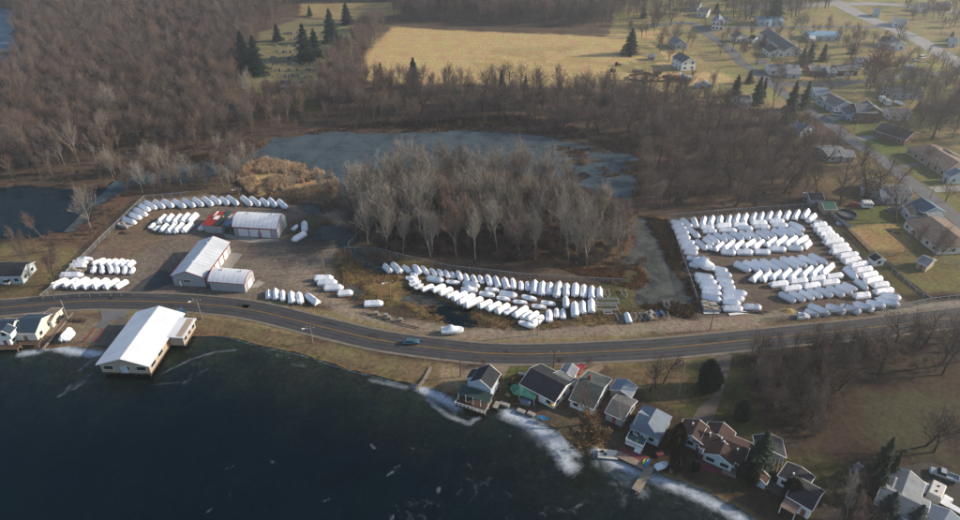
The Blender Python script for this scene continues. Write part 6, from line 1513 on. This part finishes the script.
def find_pair(kd,v):
    a,b=KIND[kd][v]
    oa=next((o for o in COL.objects if o.data==a),None)
    if oa is None:
        c=P(-30+20*v,60); c=P(60+v*12,120); place_tree(kd,v,c.x,c.y,BASEH[kd],0,'grey bare tree in the wood left of the pond','grey-brown bare trees of the wood left of the pond'); oa=next(o for o in COL.objects if o.data==a)
    ob=next(o for o in COL.objects if o.data==b); return (oa,ob)
order=[];kidx={}
for kd in 'mlds':
    kidx[kd]=len(order)
    for v in range(len(KIND[kd])): order.append(find_pair(kd,v))
pts=[(x,y,0,h/BASEH[kd],tr.random()*6.3,kidx[kd]+tr.randrange(len(KIND[kd]))) for x,y,h,kd,rg in rest]
scatter('forest',pts,order,'leafless woods and treelines, grey-brown and massed')
# ---------------- undergrowth: low bushes in the woods and on the marsh edges
US=[]
def under(pts_,sp,s0,s1,prob=1.0):
    poly=PX(pts_); x0=min(p.x for p in poly);x1=max(p.x for p in poly);y0=min(p.y for p in poly);y1=max(p.y for p in poly); y=y0
    while y<y1:
        x=x0
        while x<x1:
            qx=x+tr.uniform(-.6,.6)*sp; qy=y+tr.uniform(-.6,.6)*sp; z=ground_z(qx,qy)
            if tr.random()<prob and in_poly(qx,qy,poly) and z>-.35 and -440<qx<440: US.append((qx,qy,z,tr.uniform(s0,s1),tr.random()*6.3,tr.randrange(2)))
            x+=sp
        y+=sp
under([(350,205),(560,190),(640,212),(650,262),(636,274),(560,266),(372,250)],2.6,.5,1.3,.85)
under([(0,232),(60,245),(95,240),(130,205),(110,190),(88,225)],3,.3,.8,.7)
under([(-20,188),(130,160),(260,138),(350,122),(520,118),(640,136),(660,150),(560,138),(300,136),(240,150),(110,174),(80,188)],4,.3,.8,.7)
under([(640,215),(660,215),(700,300),(655,250)],3,.2,.5,.5)
under([(130,196),(260,190),(330,202),(345,214),(300,205),(200,192)],3,.3,.7,.6)
under([(820,350),(960,338),(960,368),(860,385)],3,.3,.8,.5)
under([(755,352),(850,350),(840,430),(806,448),(745,385)],3,.4,.9,.6)
under([(640,200),(820,190),(815,205),(668,215)],4,.3,.7,.5)
under([(345,250),(470,290),(520,322),(400,312),(345,292)],5,.1,.25,.5)
under([(190,326),(470,392),(468,398),(190,338)],3,.1,.22,.5)
under([(480,404),(600,446),(700,488),(780,530),(775,518),(700,480),(610,446),(500,398)],3,.12,.3,.5)
bo=[find_pair('b',0),find_pair('b',1)]
scatter('undergrowth',US,bo,'low brown leafless brush under the trees and along wet edges')
# ---------------- reeds
def reeds(name,poly_px,n,m,h0,h1,label,wd=.09):
    poly=PX(poly_px); x0=min(p.x for p in poly);x1=max(p.x for p in poly);y0=min(p.y for p in poly);y1=max(p.y for p in poly); v=[];f=[]; c=0
    while c<n:
        x=tr.uniform(x0,x1);y=tr.uniform(y0,y1); 
        if not in_poly(x,y,poly): c+=.3; continue
        if n2[min(ny-1,max(0,int(y-Y0))),min(nx-1,max(0,int(x-X0)))]<.42 : c+=.2; continue
        c+=1; z=ground_z(x,y)
        if z<-.7: continue
        for k in range(7):
            a=tr.random()*6.3; px_=x+tr.uniform(-.5,.5);py_=y+tr.uniform(-.5,.5); h=tr.uniform(h0,h1); o=len(v); dx=math.cos(a)*wd;dy=math.sin(a)*wd
            v+=[(px_-dx,py_-dy,z),(px_+dx,py_+dy,z),(px_+tr.uniform(-.4,.4),py_+tr.uniform(-.4,.4),z+h)]; f.append((o,o+1,o+2))
    me_=bpy.data.meshes.new(name); me_.from_pydata(v,[],f); me_.materials.append(m); o=bpy.data.objects.new(name,me_); COL.objects.link(o); return tag(o,label,kind='stuff')
reeds('dry_reeds',[(236,168),(262,156),(320,165),(340,183),(328,202),(255,198),(240,185)],7000,M['reed'],1.0,2.4,'pale gold reed bed between the pond and the boat yard')
reeds('brown_reeds',[(110,172),(240,148),(300,134),(345,124),(520,116),(640,140),(640,156),(540,136),(330,130),(262,148),(240,160),(120,180)],6500,M['reedd'],.8,1.8,'brown reeds fringing the far pond shore',.1)
reeds('brown_reeds',[(560,145),(645,160),(640,198),(600,196),(560,180)],1200,M['reedd'],.5,1.4,'brown reed tussocks in the right arm of the pond',.1)
reeds('dry_grass',[(640,215),(668,220),(702,304),(690,320),(640,308),(646,300),(692,300),(668,262),(652,235)],3500,M['reedd'],.3,.9,'coarse brown grass along the creek bank')
reeds('dry_grass',[(345,252),(400,268),(520,320),(600,312),(640,308),(640,322),(520,332),(400,316),(340,290)],5000,mat('straw_grass',(.3,.21,.1),.95,.4,.1),.2,.7,'straw-coloured grass tufts round the dark marsh',.08)
reeds('dry_grass',[(560,268),(640,268),(655,284),(640,290),(600,282)],1500,mat('fallen_brush',(.24,.13,.07),.95,.4,.2),.2,.8,'russet brush at the foot of the wood',.1)
# ---------------- evergreens
def conifer(seed,h,r0,n_,m,bk):
    r=random.Random(seed); t=MB(); t.tube((0,0,-.2),(0,0,h*.96),h*.016,.03,7)
    v=[];f=[]
    for i in range(n_):
        u=(i/n_)**.85; z=h*(.07+.93*u); R=r0*(1-u)**.75*r.uniform(.5,1.15)*(.85+.25*math.sin(u*38+seed)+.12*math.sin(3*i*2.39996+seed))+.15; a=r.random()*6.283
        d=Vector((math.cos(a),math.sin(a),-.22)); sd_=Vector((-math.sin(a),math.cos(a),0))
        for k in range(11):
            s0=r.uniform(.15,1.0); c=Vector((0,0,z))+d*(R*s0)+sd_*r.uniform(-.28,.28)*R*(.4+.6*s0); L=.35+R*.22*r.uniform(.6,1.2)
            dd=(d+sd_*r.uniform(-.8,.8)+Vector((0,0,r.uniform(-.25,.35)))).normalized(); w=dd.cross(Vector((r.uniform(-.4,.4),r.uniform(-.4,.4),1))).normalized()*L*.42; o=len(v)
            v+=[tuple(c-w),tuple(c+w),tuple(c+dd*L)]; f.append((o,o+1,o+2))
    b=bpy.data.meshes.new('crown'); b.from_pydata(v,[],f); b.materials.append(m); return t.mesh('trunk',bk),b
KIND['e']=[conifer(i+1,20,6.2,620,M['needle'],M['barkd']) for i in range(3)]; BASEH['e']=20
KIND['n']=[conifer(11,20,2.6,560,M['needle'],M['barkd'])]; BASEH['n']=20
def rounded(seed,h,r0,n_,m,bk):
    r=random.Random(seed); t=MB(); t.tube((0,0,-.2),(0,0,h*.8),h*.02,.04,6); v=[];f=[]
    for i in range(n_):
        u=r.random(); a=r.random()*6.283; R=r0*math.sin(PI*min(1,(u*.93+.07))**.75)**.7*r.uniform(.75,1.08)*(.85+.25*math.sin(a*3+seed)); z=h*(.03+.97*u)
        for k in range(5):
            c=Vector((math.cos(a)*R*r.uniform(.6,1),math.sin(a)*R*r.uniform(.6,1),z+r.uniform(-.4,.4))); dd=Vector((math.cos(a)+r.uniform(-.7,.7),math.sin(a)+r.uniform(-.7,.7),r.uniform(-.3,.8))).normalized(); w_=dd.orthogonal().normalized()*.22; L=r.uniform(.4,.8); o=len(v); v+=[tuple(c-w_),tuple(c+w_),tuple(c+dd*L)]; f.append((o,o+1,o+2))
    b=bpy.data.meshes.new('crown'); b.from_pydata(v,[],f); b.materials.append(m); return t.mesh('trunk',bk),b
KIND['q']=[rounded(5,8,3.6,1500,M['needle'],M['barkd']),rounded(6,8,3.6,1300,mat('dusty_needles',(.05,.055,.035),.9,.4,.5),M['barkd'])]; BASEH['q']=8
KIND['f']=[conifer(21,20,7.5,900,M['needle'],M['barkd']),conifer(22,20,7.5,900,M['needleb'],M['barkd'])]; BASEH['f']=20
def ever(px,ty,kd,label,v=0,wx=1.0): 
    c=P(*px); h=max(2.5,top_h(px[1],ty)); place_tree(kd,v,c.x,c.y,h,random.random()*6,label,None,'evergreen_tree','tree',wx)
E=ever
E((246,70),31,'e','tall dark spruce left in the pair at the cemetery edge',0,1.1); E((258,74),35,'e','tall dark spruce right in the pair at the cemetery edge',1,1.0); E((278,41),23,'e','dark spruce above the cemetery rows, left of the centre',2,1.1)
E((306,60),23,'e','tall spruce left in the pair right of the headstones',1); E((316,57),28,'e','tall spruce right in the pair right of the headstones',0)
E((332,42),8,'e','dark spruce near the field corner, lower of two',2); E((347,24),2,'e','dark spruce near the top edge by the field corner',0,1.1); E((310,16),5,'e','blue-grey spruce near the top edge above the cemetery',1)
E((414,87),57,'f','rounded dark pine in the belt at the field left corner',0,.8); E((382,90),62,'n','half-bare pine at the left end of the belt',0); E((501,102),69,'e','slender dark spruce in the tree belt below the field',1,.6); E((525,100),75,'e','shorter dark spruce right of the slender one in the belt',2,.7)
E((630,54),28,'e','dark evergreen alone on the right end of the pale field',1,1.2); E((643,18),4,'e','dark evergreen at the top of the lawn',0)
E((735,96),74,'e','dark evergreen left of the house at the wood edge',0,1.0); E((749,83),69,'e','short round evergreen behind the wood-edge house',2,1.1); E((756,104),76,'e','tall evergreen right of the wood-edge house',1,.9); E((762,99),77,'n','slim evergreen beside the tall one by the wood-edge house',0,1.2)
E((787,123),80,'e','tall ragged spruce left of the side street corner',0,.7); E((803,109),80,'e','tall ragged spruce by the side street corner, right one',2,.7)
E((808,64),41,'e','dark evergreen left of the red brick pair, nearest',1,.9); E((801,66),48,'e','low dark evergreen at the left of the brick pair',2,1.2); E((822,61),43,'e','dark evergreen just above the red brick pair',0,.9); E((852,54),42,'f','broad green evergreen on the village lawn',0,.8)
E((773,23),-10,'e','huge evergreen before the wide blue-roofed building',1,1.2); E((763,47),34,'f','spreading evergreen beside the church hall',0,.9); E((716,13),2,'f','dark evergreen beside the two-storey farmhouse',0,1.0); E((950,41),31,'f','pointed evergreen by the highway at the right edge',0,.9)
E((953,112),86,'f','dark green dense evergreen at the right edge below the long house',0,1.1); E((917,112),100,'f','low dark evergreen under the great bare trees',0,1.0)
E((706,390),362,'q','big round evergreen on the lawn beside the curving driveway',0,.78); E((740,420),401,'q','small round evergreen on the lawn above the brown ranch',0,.75)
E((757,468),431,'f','big dark pine between the ranch house and its garage',0,.8); E((676,447),424,'q','grey-green pine at the left end of the brown ranch',1,.62); E((675,468),445,'q','bushy pine by the shore below the other',1,.62)
E((749,478),462,'q','low dark shrubby pine under the big dark pine',0,1.2)
E((876,477),437,'e','tall dark spruce at the lower right, highest of the three',0,.65); E((889,479),452,'e','dark green narrow spruce beside the grey-roofed house',1,.6); E((873,495),461,'e','bluish spruce in front of the tallest one, lower right',2,.7)
E((884,519),492,'f','low blue-green pine at the foot of the grey-roofed house',1,.9); E((913,527),505,'f','blue-green pine cut by the bottom edge',1,.9)
for i,(x,y,ty) in enumerate([(790,498,480),(698,448,440),(806,508,500),(695,470,462)]): E((x,y),ty,'q',['dark shrub at the patio edge','small bush below the pine by the ranch','dark bush by the tan porch roof','small dark bush on the shore lawn'][i],0,1.0)
# ---------------- haze
hz=MB(); hz.box((0,300,62.5),(1500,1000,135)); ho=hz.build('haze',None) if 0 else None
m=bpy.data.materials.new('haze_air'); m.use_nodes=True; n=m.node_tree.nodes; l=m.node_tree.links; n.remove(n['Principled BSDF'])
pv_=n.new('ShaderNodeVolumePrincipled'); pv_.inputs['Color'].default_value=(.88,.93,1,1); pv_.inputs['Density'].default_value=HAZED; pv_.inputs['Anisotropy'].default_value=.6
l.new(pv_.outputs[0],n['Material Output'].inputs['Volume'])
o=hz.build('haze',m); tag(o,kind='stuff')
